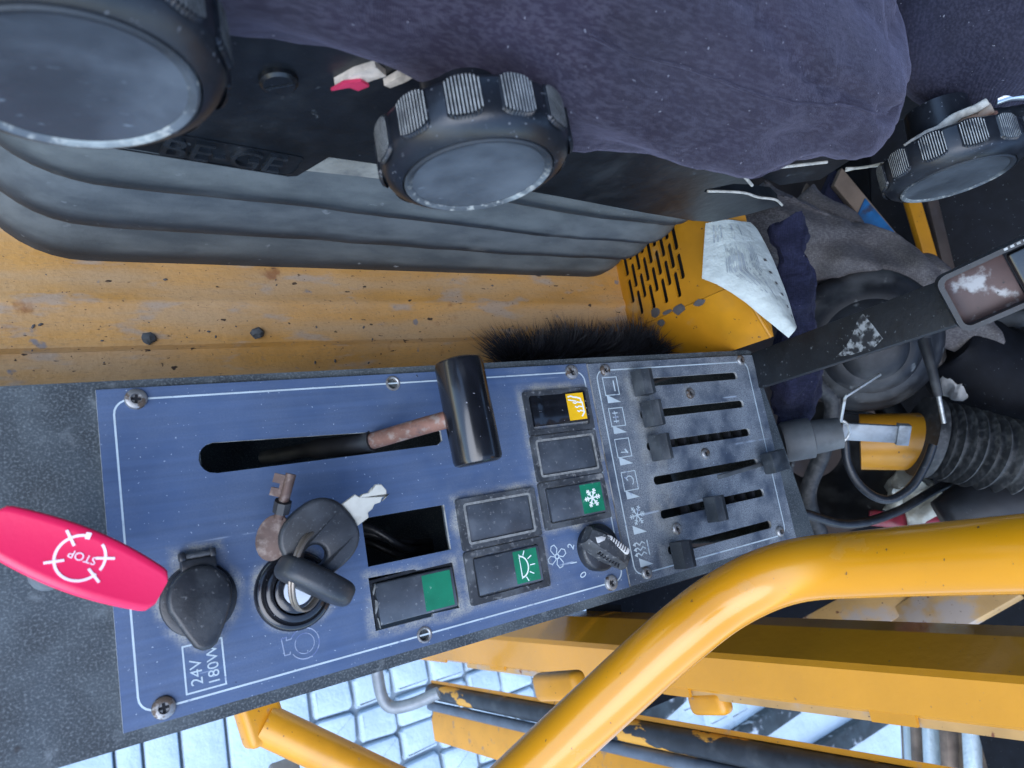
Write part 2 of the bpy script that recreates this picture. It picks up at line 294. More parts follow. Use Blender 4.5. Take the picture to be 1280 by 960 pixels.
def cloth_mat(name, c, c2, weave=1.0, sheen=0.6):
    m = pm(name, c, 0.9, var=0.22, vscale=22, spec=0.2, sheen=sheen, layers=((11, 6, 0.4, 0.7, c2, 0.9, None, 0.75), (700, 3, 0.4, 0.65, tuple(min(1, x * 1.7) for x in c2), 0.9, (0.25, 1, 1), 0.45), (130, 6, 0.45, 0.7, tuple(x * 0.5 for x in c), 0.9, (0.3, 1, 1), 0.22), (45, 5, 0.5, 0.8, tuple(x * 0.6 for x in c), 0.9, (0.5, 1, 1), 0.5), (420, 2, 0.735, 0.76, (0.3, 0.3, 0.34), 0.9, None, 0.7)))
    nt = m.node_tree; b = nt.nodes['Principled BSDF']
    pos = nd(nt, 'ShaderNodeNewGeometry').outputs['Position']
    mp = nd(nt, 'ShaderNodeMapping'); nt.links.new(pos, mp.inputs[0]); mp.inputs['Rotation'].default_value = (0.3, 0.75, 0.5)
    wv = nd(nt, 'ShaderNodeTexWave'); nt.links.new(mp.outputs[0], wv.inputs[0]); wv.inputs['Scale'].default_value = 150 * weave; wv.inputs['Distortion'].default_value = 3.0; wv.inputs['Detail Scale'].default_value = 2
    bn = nd(nt, 'ShaderNodeBump'); bn.inputs['Distance'].default_value = 0.0003; bn.inputs['Strength'].default_value = 0.5; nt.links.new(wv.outputs[1], bn.inputs['Height'])
    b2 = nd(nt, 'ShaderNodeBump'); b2.inputs['Distance'].default_value = 0.002; b2.inputs['Strength'].default_value = 0.7; nt.links.new(noisef(nt, 60, 6, (0.7, 1, 1)), b2.inputs['Height']); nt.links.new(bn.outputs[0], b2.inputs['Normal'])
    nt.links.new(b2.outputs[0], b.inputs['Normal']); return m
cloth_mat('seat_fabric', (0.022, 0.018, 0.031), (0.038, 0.036, 0.050), 3.2, 0.25)
cloth_mat('back_fabric', (0.014, 0.014, 0.026), (0.03, 0.029, 0.045), 1, 0.3)
cloth_mat('navy_cloth', (0.010, 0.011, 0.026), (0.018, 0.019, 0.042), 1, 0.05)
cloth_mat('grey_cloth', (0.085, 0.077, 0.076), (0.13, 0.12, 0.115), 1, 0.05)
pm('bristle', (0.018, 0.02, 0.027), 0.5, var=0.4)
pm('paper', (0.47, 0.52, 0.51), 0.7, var=0.06, layers=((35, 5, 0.55, 0.7, (0.45, 0.5, 0.48), 0.8, None, 0.7), (60, 5, 0.66, 0.72, (0.3, 0.3, 0.28), 0.8, None, 0.7)), bump=((45, 0.003, (1, 1, 1)), (140, 0.001, (1, 1, 1))))
pm('paper_print', (0.3, 0.34, 0.37), 0.8, layers=((140, 3, 0.45, 0.6, (0.55, 0.6, 0.57), 0.8),))
pm('post_black', (0.010, 0.012, 0.015), 0.5, var=0.3, layers=((48, 6, 0.64, 0.69, (0.3, 0.32, 0.33), 0.7, None, 0.9), (350, 3, 0.66, 0.72, (0.1, 0.11, 0.12), 0.7)), bump=((300, 0.0003, (1, 1, 1)),))
pm('scuff', (0.02, 0.022, 0.026), 0.6, var=0.2, layers=((220, 5, 0.42, 0.6, (0.3, 0.32, 0.33), 0.8), (60, 4, 0.52, 0.62, (0.02, 0.022, 0.026), 0.6)))
pm('buckle_worn', (0.055, 0.03, 0.027), 0.45, 0.3, var=0.2, layers=((40, 5, 0.5, 0.58, (0.27, 0.27, 0.27), 0.5), (160, 4, 0.66, 0.72, (0.02, 0.02, 0.02), 0.6)))
pm('rubber_dark', (0.011, 0.012, 0.015), 0.55, var=0.3, layers=((20, 5, 0.48, 0.68, (0.07, 0.072, 0.075), 0.7, None, 0.8), (60, 4, 0.64, 0.72, (0.2, 0.21, 0.21), 0.8, None, 0.6)))
pm('hose_rubber', (0.022, 0.024, 0.027), 0.55, var=0.3, layers=((160, 5, 0.42, 0.7, (0.085, 0.085, 0.085), 0.8, None, 0.8),))
pm('grey_rubber', (0.07, 0.077, 0.083), 0.6, var=0.2, layers=((30, 5, 0.5, 0.7, (0.12, 0.13, 0.135), 0.7),))
pm('blue_tape', (0.006, 0.11, 0.29), 0.5, var=0.3, layers=((60, 4, 0.55, 0.68, (0.03, 0.04, 0.08), 0.7),))
pm('brown_strip', (0.17, 0.12, 0.085), 0.7, var=0.25, vscale=30)
pm('bag_plastic', (0.42, 0.42, 0.36), 0.3, var=0.2, bump=((40, 0.004, (1, 1, 1)),))
pm('bag_red', (0.2, 0.02, 0.035), 0.4)
pm('white_crumple', (0.5, 0.5, 0.49), 0.6, var=0.15, bump=((70, 0.003, (1, 1, 1)),))
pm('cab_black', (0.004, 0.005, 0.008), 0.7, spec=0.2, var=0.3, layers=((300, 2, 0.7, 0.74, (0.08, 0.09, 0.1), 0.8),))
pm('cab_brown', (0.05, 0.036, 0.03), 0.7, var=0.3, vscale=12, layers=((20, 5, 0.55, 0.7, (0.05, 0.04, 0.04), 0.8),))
def seal_extra(nt, cc, rr):
    f = smooth(nt, noisef(nt, 22, 5, (1, 1, 0.45), off=2.0), 0.58, 0.6)
    return mixc(nt, f, cc, (0.58, 0.29, 0.04, 1)), rr
pm('seal_rubber', (0.022, 0.026, 0.032), 0.42, var=0.3, layers=((40, 4, 0.5, 0.7, (0.06, 0.07, 0.08), 0.6, None, 0.8),), extra=seal_extra)
pm('seal_grey', (0.08, 0.1, 0.13), 0.45, var=0.2)
pm('cream_plate', (0.5, 0.4, 0.3), 0.5, var=0.1)
pm('hook_grey', (0.2, 0.22, 0.24), 0.5, 0.3, var=0.15)
pm('tyre_mud', (0.16, 0.12, 0.095), 0.8, var=0.35, vscale=25)
pm('bar_dark', (0.02, 0.028, 0.032), 0.8, var=0.4, vscale=20, layers=((18, 4, 0.55, 0.7, (0.6, 0.65, 0.7), 0.8, None, 0.7),))

# blue panel: brushed anodised sheet, scratched, with dust lying round everything that stands proud of it
def panel_mat(name, base, boxes, circles, amount, allover):
    def ex(nt, cc, rr):
        pos = nd(nt, 'ShaderNodeNewGeometry').outputs['Position']
        sx = nd(nt, 'ShaderNodeSeparateXYZ'); nt.links.new(pos, sx.inputs[0]); X, Y = sx.outputs[0], sx.outputs[1]
        ds = []
        for x0, x1, y0, y1 in boxes:
            dx = mth(nt, 'SUBTRACT', mth(nt, 'ABSOLUTE', mth(nt, 'SUBTRACT', X, (x0 + x1) / 2 * S)), (x1 - x0) / 2 * S)
            dy = mth(nt, 'SUBTRACT', mth(nt, 'ABSOLUTE', mth(nt, 'SUBTRACT', Y, (y0 + y1) / 2 * S)), (y1 - y0) / 2 * S)
            ds.append(mth(nt, 'MAXIMUM', dx, dy))
        for x, y, r in circles:
            a = mth(nt, 'POWER', mth(nt, 'SUBTRACT', X, x * S), 2); b = mth(nt, 'POWER', mth(nt, 'SUBTRACT', Y, y * S), 2)
            ds.append(mth(nt, 'SUBTRACT', mth(nt, 'SQRT', mth(nt, 'ADD', a, b)), r * S))
        fine = noisef(nt, 1100, 3, off=9); big = noisef(nt, 38, 5, off=5)
        if ds:
            d = ds[0]
            for e in ds[1:]: d = mth(nt, 'MINIMUM', d, e)
            halo = smooth(nt, mth(nt, 'ADD', d, mth(nt, 'MULTIPLY', mth(nt, 'SUBTRACT', big, 0.5), 0.014)), -0.001, 0.0055, 1, 0)
            f = mth(nt, 'MULTIPLY', mth(nt, 'MULTIPLY', halo, smooth(nt, fine, 0.3, 0.6, 0.3, 1.0)), mth(nt, 'MULTIPLY', smooth(nt, noisef(nt, 75, 4, off=15), 0.34, 0.62, 0.15, 1.0), amount))
            cc = mixc(nt, f, cc, (0.33, 0.33, 0.30, 1))
        # general dust, thicker towards the rear of the console
        g = mth(nt, 'MULTIPLY', smooth(nt, X, 0.12, 0.42, 0.12, allover), smooth(nt, big, 0.3, 0.62))
        cc = mixc(nt, mth(nt, 'MULTIPLY', g, smooth(nt, fine, 0.2, 0.7)), cc, (0.27, 0.30, 0.325, 1))
        # scratches
        for k, (an, sc) in enumerate(((0.5, 70), (-0.9, 60), (1.35, 90))):
            s_ = noisef(nt, sc, 2, (0.06, 1.6, 1), off=11 + k * 7, rot=(0, 0, an))
            m_ = smooth(nt, noisef(nt, 30, 3, off=20 + k), 0.52, 0.62)
            cc = mixc(nt, mth(nt, 'MULTIPLY', mth(nt, 'MULTIPLY', smooth(nt, s_, 0.705, 0.73), m_), 0.6), cc, (0.42, 0.5, 0.6, 1))
        sp = smooth(nt, noisef(nt, 650, 1, off=31), 0.73, 0.76)
        cc = mixc(nt, mth(nt, 'MULTIPLY', sp, 0.6), cc, (0.5, 0.58, 0.66, 1))
        dk = smooth(nt, noisef(nt, 150, 2, off=41), 0.765, 0.78); cc = mixc(nt, dk, cc, (0.02, 0.025, 0.04, 1))
        return cc, rr
    return pm(name, base, 0.42, 0.0, 0.5, var=0.12, vscale=14, extra=ex, bump=((500, 0.00006, (0.05, 1, 1)), (9, 0.0006, (1, 1, 1))),
              layers=((260, 3, 0.4, 0.7, tuple(min(1, x * 1.45) for x in base), None, (0.035, 1, 1), 0.3), (420, 2, 0.45, 0.7, tuple(x * 0.72 for x in base), None, (0.02, 1, 1), 0.25)))
panel_mat('panel_blue', (0.060, 0.098, 0.188), ((182, 240, -143, -80), (244, 301, -108, -17), (122, 176, -143, -115), (28, 46, -95, -84)), ((36.5, -107, 16.5), (83, -112, 19), (36.5, -120, 9)), 1.0, 0.5)
panel_mat('heater_blue', (0.045, 0.060, 0.088), ((341, 361, -155, -10),), ((403, -29, 4), (405, -77, 4), (359, -127, 4)), 0.7, 0.95)

# ------------------------------------------------------------------ setting: snow outside, cab floor
g = MB(); n = 44
rows = []
for i in range(n + 1):
    rows.append([((-6000 + 40000 * (i / n) ** 2.2), (8000 - 40000 * (j / n) ** 1.6), -1622 + 6 * fbm((i * 2.1, j * 1.3, 0), 0.4)) for j in range(n + 1)])
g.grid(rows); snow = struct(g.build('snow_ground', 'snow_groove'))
# trodden snow: each block pressed between straight grooves
def block(w, h, seed):
    b = MB(); rnd = random.Random(seed)
    o = rrect(-w / 2, w / 2, -h / 2, h / 2, 12, 3); b.prism([(x + rnd.uniform(-3, 3), y + rnd.uniform(-3, 3)) for x, y in o], 0, 26, bev=11, seg=2); return b
bl = [block(106, 79, k) for k in range(5)]; bl_me = []
k = 0
for ix in range(-3, 13):
    for iy in range(-9, 3):
        x = 683 + ix * 114 + random.uniform(-2, 2); y = -612 + iy * 88 + (8 if ix % 2 else 0) + random.uniform(-3, 3)
        u = random.randrange(5)
        if ix < -1: continue
        if len(bl_me) <= u or k < 5:
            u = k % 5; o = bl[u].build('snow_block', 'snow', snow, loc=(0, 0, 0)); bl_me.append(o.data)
        else:
            o = bpy.data.objects.new('snow_block', bl_me[u]); col.objects.link(o); o.parent = snow
        o.location = (Vector((x, y, -1621)) - ORG[snow]) * S; o.rotation_euler.z = random.uniform(-0.03, 0.03); k += 1
b = MB()
for i, (x0, x1) in enumerate(((-700, 60), (66, 118), (124, 196), (203, 300), (306, 505))):
    b.box(x0, x1, -1100 + 20 * (i % 2), -150, -1619, -1594 - 3 * (i % 2), bev=9)
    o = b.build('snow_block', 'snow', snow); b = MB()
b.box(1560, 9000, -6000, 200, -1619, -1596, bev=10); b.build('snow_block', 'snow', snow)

# cab floor beside the console: painted sheet with pressed ribs
g = MB(); prof = [(5.2, -104), (44, -104), (47, -103.4), (49.5, -100.4), (52, -100), (73, -100), (75.5, -99), (77.5, -98.2), (80, -98.4), (84, -99.8), (100, -100), (520, -100)]
rows = []
for i in range(61):
    x = -320 + 772 * i / 60
    rows.append([(x, y, z + 0.5 * fbm((x, y, 0), 0.02)) for y, z in prof])
g.grid(rows); fl = struct(g.build('cab_floor', 'floor_paint'))
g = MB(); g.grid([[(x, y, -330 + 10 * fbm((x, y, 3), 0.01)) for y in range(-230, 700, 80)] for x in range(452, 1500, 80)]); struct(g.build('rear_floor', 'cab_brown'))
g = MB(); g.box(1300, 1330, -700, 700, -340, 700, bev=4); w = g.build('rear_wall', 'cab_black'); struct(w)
g = MB(); g.prism([(470, -168), (1300, -168), (1300, -370), (575, -370), (575, -240), (470, -215)], -420, -345); struct(g.build('shade_plate', 'cab_black'))  # black plate added where the gap under the console falls into shadow
g = MB(); g.box(-350, 1330, -330, 900, 1000, 1040, bev=6); struct(g.build('roof_blocker', 'cab_black'))  # unseen cab roof, added to block light from above
g = MB(); g.box(300, 1300, 800, 830, -340, 1000, bev=4); struct(g.build('side_wall_blocker', 'cab_black'))  # unseen wall beyond the seat, added to keep light out of the rear

# ------------------------------------------------------------------ console
con = thing('console', 'long dark plastic side console with blue control panels beside the seat', 'console', (150, -80, -330))
SLOT = [(50, -31)] + [(50 + 0, -31)] * 0 + [(178, -35.2), (181, -37.5), (181, -43.5), (177.5, -45.8), (51, -47)] + circ(50.5, -39, 8, 8, 265, 95, False)[1:-1]
WIN = [(123.3, -82), (175.4, -82), (175.4, -108.6), (123.3, -108.6)]
GRN = [(122.5, -114.5), (150, -115.2), (152, -116.2), (175, -116), (175.2, -142.5), (158, -141.8), (157, -143.2), (122.6, -143)]
HS = [(347, 464, -17.2), (347, 464, -41.3), (347, 464, -65.2), (347, 465, -90.6), (347, 464, -115.4), (347, 464, -141.2)]
def hs_out(a, b, y, h=3.1): return rrect(a, b, y - h, y + h, 2.6, 3)
g = MB(); wob = []
holes(g, [[(-320, 4.6), (488, 4.6), (492, 3), (518.5, -161), (516, -164), (-320, -165)], [(44, -29), (184, -33), (184, -48), (44, -50)], [(121, -80), (177, -80), (177, -144), (121, -144)],
          [(342, -12), (469, -12), (469, -147), (342, -147)]], -7, -2.2)
for q in (((-320, 4.6), (488, 4.6), 0), ((492, 3), (518.5, -161), 0), ((516, -164), (-320, -165), 0)):
    (xa, ya), (xb, yb), _ = q
    g.add([(xa, ya, -2.2), (xb, yb, -2.2), (xb, yb, -330), (xa, ya, -330)], [[0, 1, 2, 3]])
g.add([(-320, 0, -140), (490, 0, -140), (515, -160, -140), (-320, -160, -140)], [[0, 1, 2, 3]])
g.build('console_body', 'console_plastic', con, sharp=30)

bp = MB()
def ring_hole(x, y): return circ(x, y, 3.0, 14)
holes(bp, [[(0, 0), (305, 0), (305, -158), (0, -158)], SLOT, WIN, GRN, ring_hole(154.1, -5.8), ring_hole(150.5, -151.8)], -2, 0, 0, 1)
blue = bp.build('control_panel', ['panel_blue', 'edge_metal'], con)
blue['label'] = 'brushed blue metal control panel with white outline'
hp = MB(); holes(hp, [[(306.2, -0.3), (489, -0.3), (491, -157.6), (306.2, -157.6)]] + [hs_out(*h) for h in HS], -2, -0.1, 0, 1)
heat = hp.build('heater_panel', ['heater_blue', 'edge_metal'], con); heat['label'] = 'dusty heater slider panel with six slots'
# printed outlines
b = MB(); b.stroke(rrect(6.9, 300.8, -151.8, -5.8, 7, 5), 0.9, 0.1, True); b.build('border_line', 'print_white', blue)
b = MB(); b.stroke(rrect(312.5, 479.5, -151.8, -5.8, 7, 5), 0.9, 0.0, True); b.build('border_line', 'print_white', heat)
b = MB(); b.stroke([(27, -127.3), (44.6, -127.3), (44.6, -148.9), (27, -148.9)], 0.75, 0.1, True); b.build('printed_frame', 'print_white', blue)
b = MB(); text(b, '24V', 7.6, T(32.2, -140.2, 0.1) @ RZ(90)); b.build('printed_text', 'print_white', blue)
b = MB(); text(b, '180W', 7.2, T(39.8, -138.8, 0.1) @ RZ(90)); b.build('printed_text', 'print_white', blue)
b = MB(); b.stroke(circ(84, -139.8, 5.0, 22), 0.4, 0.1, True)
b.stroke(circ(84, -139.8, 7.6, 22, -150, 150, False) + [(75, -136.2), (75.2, -134.5), (72.6, -134.8), (73.4, -143.2), (76, -143.2), (76.4, -142)], 0.5, 0.12); b.build('engine_symbol', 'print_faint', blue)
b = MB()
for q in range(4):
    a = q * 90 + 20; M_ = T(250, -126.8, 0) @ RZ(a)
    b.stroke([(1.6, -0.6), (4.2, -2.6), (7.2, -1.9), (7.6, 0.6), (5.6, 2.4), (1.5, 1.3)], 0.6, 0.1 + q * 0.01, True, M=M_)
b.stroke(circ(250, -126.8, 1.3, 12), 0.5, 0.16, True); b.build('fan_symbol', 'print_white', blue)
for ch, x, y, a in (('2', 262.6, -122.6, 62), ('1', 262.6, -133.2, 88), ('0', 268.4, -142, 108)):
    b = MB(); text(b, ch, 7.4, T(x, y, 0.1) @ RZ(a)); b.build('printed_digit', 'print_white', blue)
def snowflake(b, x, y, r, w, z, M=None):
    for q in range(6):
        a = math.radians(60 * q + 4); ux, uy = math.cos(a), math.sin(a)
        b.stroke([(x, y), (x + ux * r, y + uy * r)], w, z + q * 0.015, M=M)
        for s_ in (-1, 1):
            for t in (0.45, 0.72):
                a2 = a + s_ * math.radians(52); L = r * (0.3 if t < 0.6 else 0.26)
                b.stroke([(x + ux * r * t, y + uy * r * t), (x + ux * r * t + math.cos(a2) * L, y + uy * r * t + math.sin(a2) * L)], w * 0.85, z + 0.1 + 0.012 * q + 0.006 * s_, M=M)
for i, y in enumerate((-17.8, -40.8, -63.4, -87.3)):
    b = MB(); x = 324.2; b.stroke([(x - 6.6, y + 6.6), (x + 6.6, y + 6.6), (x + 6.6, y - 6.6), (x - 6.6, y - 6.6)], 0.65, 0.0, True)
    if i == 0: b.stroke([(x + 3, y + 4), (x + 3, y - 4)], 1.0, 0.02)
    if i == 1:
        for dy in (3, 0, -3): b.stroke([(x - 4, y + dy), (x + 1, y + dy)], 0.8, 0.02)
        b.stroke([(x - 1.5, y + 4.5), (x - 1.5, y - 4.5)], 0.4, 0.03)
    if i == 2: b.stroke([(x - 3, y - 3), (x + 2.5, y - 3.4)], 0.7, 0.02); b.stroke([(x + 1, y - 1), (x + 3.5, y - 4)], 1.2, 0.035)
    if i == 3: b.stroke(circ(x, y, 3.4, 14, -60, 150, False), 0.8, 0.02); b.stroke([(x - 4.2, y + 3.2), (x - 1.8, y + 0.4)], 0.9, 0.035)
    b.build('heater_symbol', 'print_white', heat)
b = MB(); snowflake(b, 324.6, -112, 7.2, 0.8, 0.0); b.build('snowflake_symbol', 'print_white', heat)
b = MB()
for q, dy in enumerate((3.6, 0, -3.6)):
    b.stroke([(316.5, -135 + dy), (319, -134 + dy), (321.4, -136 + dy), (324, -134 + dy), (326.6, -135.6 + dy)], 0.8, 0.01 * q)
    b.prism([(315, -135 + dy), (317.8, -133.4 + dy), (317.8, -136.6 + dy)], -0.1, 0.03)
b.stroke([(329, -130), (329, -140.4)], 0.9, 0.0); b.build('heat_symbol', 'print_white', heat)
for y in (-27, -49.6, -72.4, -96.6, -121.4, -144):
    b = MB(); b.prism([(318.4, y + 3), (318.4, y - 3.2), (330.6, y - 3)], -0.1, 0.02); b.build('wedge_symbol', 'print_white', heat)

# screws and open screw holes
def screw(x, y, r, par, a, name='screw'):
    b = MB(); M_ = T(x, y, 0) @ RZ(a)
    b.lathe([(r, 0), (r, 0.8), (r * 0.93, 1.7), (r * 0.72, 2.3), (r * 0.5, 2.35), (r * 0.42, 0.9), (0.01, 0.9)], 24, M_)
    o = b.build(name, 'screw_steel', par)
    c = MB()
    for q in range(2): c.box(-r * 0.45, r * 0.45, -r * 0.13, r * 0.13, 0.5, 1.0 + 0.1 * q, M=M_ @ RZ(90 * q))
    c.build('cross_recess', 'hole_black', o); return o
for x, y in ((16.9, -5.8), (290, -5.8), (16.9, -151.8), (289.5, -151.8)): screw(x, y, 5.2, blue, random.uniform(0, 90))
for x, y in ((154.1, -5.8), (150.5, -151.8)):
    b = MB(); b.lathe([(4.6, 0), (4.5, 0.5), (3.6, 0.7), (3.0, 0.2), (2.9, -3), (0.01, -3)], 22, T(x, y, 0)); b.build('screw_eyelet', 'screw_steel', blue)
for x, y in ((321, -5.8), (403.2, -28.7), (405.6, -77), (359, -127.3), (322.1, -151.8), (472, -4.6), (471.8, -148.6)): screw(x, y, 4.3, heat, random.uniform(0, 90))

# things seen inside the openings
for i, (ya, yb) in enumerate(((-86, -104), (-90, -100), (-94, -108))):
    b = MB(); b.tube(spline([(112, ya - 8, -60), (135, ya, -34 - 6 * i), (160, yb, -30 - 4 * i), (190, yb - 4, -58)]), 2.6, 10); b.build('cable', 'black_plastic', con)
# louvre teeth under two heater slots
for y in (-65.2, -115.4):
    for q in range(7):
        b = MB(); x = 378 + q * 13; b.box(x, x + 3.2, y - 6, y + 6, -12, -5, bev=0.4); b.build('louvre_tooth', 'hole_black', heat)

# blanking plates and rocker switches
def cell(x0, x1, y0, y1):
    return (x0 + x1) / 2, (y0 + y1) / 2
def frame_mesh(x0, x1, y0, y1, hx, hy, z, jag=0):
    cx, cy = cell(x0, x1, y0, y1); b = MB()
    out = rrect(x0, x1, y0, y1, 1.2, 2); inn = rrect(cx - hx, cx + hx, cy - hy, cy + hy, 2.2, 3)
    holes(b, [out, inn], -0.2, z); return b
def rocker(x0, x1, y0, y1, par, legend, icon, tilt=3.0, lx=None, zb=0.6, step=False):
    cx, cy = cell(x0, x1, y0, y1); hx, hy = (x1 - x0) / 2, (y1 - y0) / 2; b = MB(); n = 14; rows = []
    def zt(u): return zb + 2.0 + tilt * 0.6 * (u if u > 0 else -u * 0.25) - (1.4 * math.exp(-((u + 0.52) / 0.07) ** 2) if step else 0)
    for i in range(n + 1):
        u = -1 + 2 * i / n; x = cx + u * hx; z = zt(u)
        rows.append([(x, cy - hy, -9), (x, cy - hy, z - 0.7), (x, cy - hy + 0.8, z), (x, cy + hy - 0.8, z), (x, cy + hy, z - 0.7), (x, cy + hy, -9)])
    b.grid(rows); b.add(rows[0], [[0, 1, 2, 3, 4, 5]]); b.add(rows[-1], [[5, 4, 3, 2, 1, 0]])
    o = b.build('rocker', 'rocker_plastic' if not step else 'gloss_black', par, sharp=50)
    if legend:
        lx0, lx1 = lx; b = MB(); u0, u1 = (lx0 - cx) / hx, (lx1 - cx) / hx; zc = [zt(u0) + 0.12, zt(u1) + 0.12]
        b.add([(lx0, cy - hy + 1.2, zc[0]), (lx1, cy - hy + 1.2, zc[1]), (lx1, cy + hy - 1.2, zc[1]), (lx0, cy + hy - 1.2, zc[0]),
               (lx0, cy - hy + 1.2, zc[0] - 0.5), (lx1, cy - hy + 1.2, zc[1] - 0.5), (lx1, cy + hy - 1.2, zc[1] - 0.5), (lx0, cy + hy - 1.2, zc[0] - 0.5)],
              [[0, 1, 2, 3], [0, 4, 5, 1], [1, 5, 6, 2], [2, 6, 7, 3], [3, 7, 4, 0]])
        b.build('legend_tile', legend, par)
        sl_ = math.degrees(math.atan2(zc[1] - zc[0], lx1 - lx0)); M_ = T((lx0 + lx1) / 2, cy, (zc[0] + zc[1]) / 2 + 0.08) @ RY(-sl_)
        if icon:
            b = MB(); icon(b, M_); b.build('legend_symbol', 'legend_white', par)
def ic_snow(b, M_): snowflake(b, 0, 0, 6.6, 1.0, 0.02, M_)
def ic_lamp(b, M_):
    b.stroke([(-5.2, 7)] + [(-5.2, -6.6)] + [(x - 5.2, y) for x, y in circ(0, 0, 6.4, 12, -88, 88, False)], 0.9, 0.02, True, M=M_ @ Matrix.Diagonal((0.85, 1, 1, 1)))
    for q, a in enumerate((68, 34, 0, -34, -68)):
        c_, s_ = math.cos(math.radians(a)), math.sin(math.radians(a)); b.stroke([(-4 + c_ * 6.4, s_ * 7), (-4 + c_ * 10, s_ * 10)], 0.6, 0.03, M=M_)
def ic_seat(b, M_):
    b.stroke([(-5.8, 7.2), (-3.2, 7.6), (-1.6, 6.9), (1.8, 6.2), (4.2, 5.2), (4.4, 2.6)], 1.0, 0.02, M=M_)
    b.stroke([(-5.8, 5.2), (0.6, 3.6)], 0.8, 0.03, M=M_)
    for q, y in enumerate((2.2, -0.8, -3.8)):
        b.stroke([(-2.4 + q * 1.2, y + 1), (-0.6 + q, y), (1.4 + q * 0.6, y + 0.8), (5, y)], 0.8, 0.04 + q * 0.01, M=M_)
    b.stroke([(5, 3), (5.4, -4.6), (3, -7.4)], 1.0, 0.08, M=M_)
def switch(x0, x1, y0, y1, name, label, build_frame=True, hx=23.4, hy=11.2, z=2.6):
    o = bpy.data.objects.new(name, None); col.objects.link(o); put(o, ((x0 + x1) / 2, (y0 + y1) / 2, 0), con); o['label'] = label
    if build_frame:
        frame_mesh(x0, x1, y0, y1, hx, hy, z).build('bezel', 'dusty_plastic', o)
    return o
sA = switch(245, 299.8, -47.2, -17.6, 'rocker_switch', 'black seat heater switch with yellow symbol tile', hx=24.2, hy=11.4)
rocker(249.5, 294.4, -41.4, -20.4, sA, 'yellow_legend', ic_seat, 4.5, (278.8, 292.6), 0.4, True)
sB = switch(244.6, 299.6, -78.0, -48.0, 'blank_plate', 'blank black switch cover below the seat heater switch')
sC = switch(244.2, 299.4, -109.4, -78.8, 'rocker_switch', 'air conditioning switch with snowflake on green tile', hx=24, hy=11.6)
rocker(250, 295.6, -105, -83.2, sC, 'green_legend', ic_snow, 1.6, (276.5, 294.2), 0.4)
sD = switch(182.6, 240.2, -111.2, -80.4, 'blank_plate', 'blank black switch cover above the work light switch')
sE = switch(182.4, 239.9, -143.2, -112, 'rocker_switch', 'work light switch with lamp symbol on green tile', hx=24, hy=12)
rocker(188.4, 234.4, -138.6, -116.6, sE, 'green_legend', ic_lamp, 1.8, (215.5, 232.6), 0.4)
for s_, (x0, x1, y0, y1) in ((sB, (244.6, 299.6, -78, -48)), (sD, (182.6, 240.2, -111.2, -80.4))):
    cx, cy = cell(x0, x1, y0, y1); b = MB(); b.box(cx - 23.2, cx + 23.2, cy - 11, cy + 11, -1, 1.6, bev=0.5); b.build('cover', 'rocker_plastic', s_)
    b = MB(); b.stroke(rrect(cx - 24, cx + 24, cy - 11.8, cy + 11.8, 1.4, 3), 1.5, 2.75, True, th=0.4); b.build('dust_rim', 'dust_line', s_)
sF = switch(122, 176, -143.5, -115, 'rocker_switch', 'loose rocker switch with plain green tile in a broken opening', False)
rocker(125.5, 173, -140.8, -118.4, sF, 'green_legend', None, 1.2, (153.2, 171.2), -0.5)
b = MB(); b.stroke([(124.4, -142), (123.8, -117), (140, -116.4), (151, -116), (174.4, -117), (174.2, -130)], 1.6, -0.6, th=3); b.build('bezel', 'black_plastic', sF)
b = MB()
for q in range(3): b.prism([(x + random.uniform(-1, 1), y + random.uniform(-1, 1)) for x, y in ((123 + q * 1.2, -122 - q * 9), (125.2, -117.6 - q * 9), (126, -121 - q * 9), (124.4, -125 - q * 9))], -0.3, 0.9 + 0.2 * q)
b.build('broken_edge', 'dust_line', sF)

# socket with cap
ps = bpy.data.objects.new('power_socket', None); col.objects.link(ps); put(ps, (36.5, -107, 0), con); ps['label'] = 'black power socket with hinged round cap'
b = MB(); b.lathe([(17.6, 0), (17.2, 2.4), (15, 3.2), (13, 3.2), (0.01, 3.2)], 36, T(36.3, -107, 0)); b.build('socket_ring', 'black_plastic', ps)
pts = circ(36, -105.5, 14.6, 22, -18, 198, False) + [(28, -122), (31.5, -128.4), (34.5, -130.4), (38.4, -130.4), (41.4, -128.2), (46.5, -119)]
b = MB(); b.prism(pts, 3.4, 9.2, bev=2.0, seg=3); b.build('cap', 'black_plastic', ps)
b = MB(); b.box(29, 45, -94.5, -87.5, 0, 6.5, bev=1); b.box(28.6, 31.6, -88, -83.6, 0, 6.2, bev=0.8); b.box(42.4, 45.4, -88, -83.6, 0, 6.2, bev=0.8); b.build('hinge', 'black_plastic', ps)
b = MB(); b.tube([(31, -86, 4), (43, -86, 4)], 1.5, 10); b.build('hinge_pin', 'dusty_plastic', ps)

# ignition lock
ig = bpy.data.objects.new('ignition_lock', None); col.objects.link(ig); put(ig, (82.5, -112, 0), con); ig['label'] = 'round black ignition lock'
M_ = T(82, -112.5, 0)
b = MB(); b.lathe([(20.5, 0), (20.2, 2), (19, 3.4), (17.6, 3.8), (16.8, 3.2), (16.2, 3.2), (15.6, 6), (14, 7), (12.4, 7), (11.8, 5.4)], 44, M_); b.build('bezel_ring', 'gloss_black', ig)
b = MB(); b.lathe([(11.7, 4.2), (11.4, 6.6), (10.6, 7.2), (7.6, 7.4), (7.4, 6.8)], 32, M_); b.build('lock_barrel', 'gloss_black', ig)
b = MB(); b.lathe([(7.4, 6.8), (7.2, 7.5), (0.01, 7.6)], 28, M_); b.build('lock_face', 'silver_plate', ig)

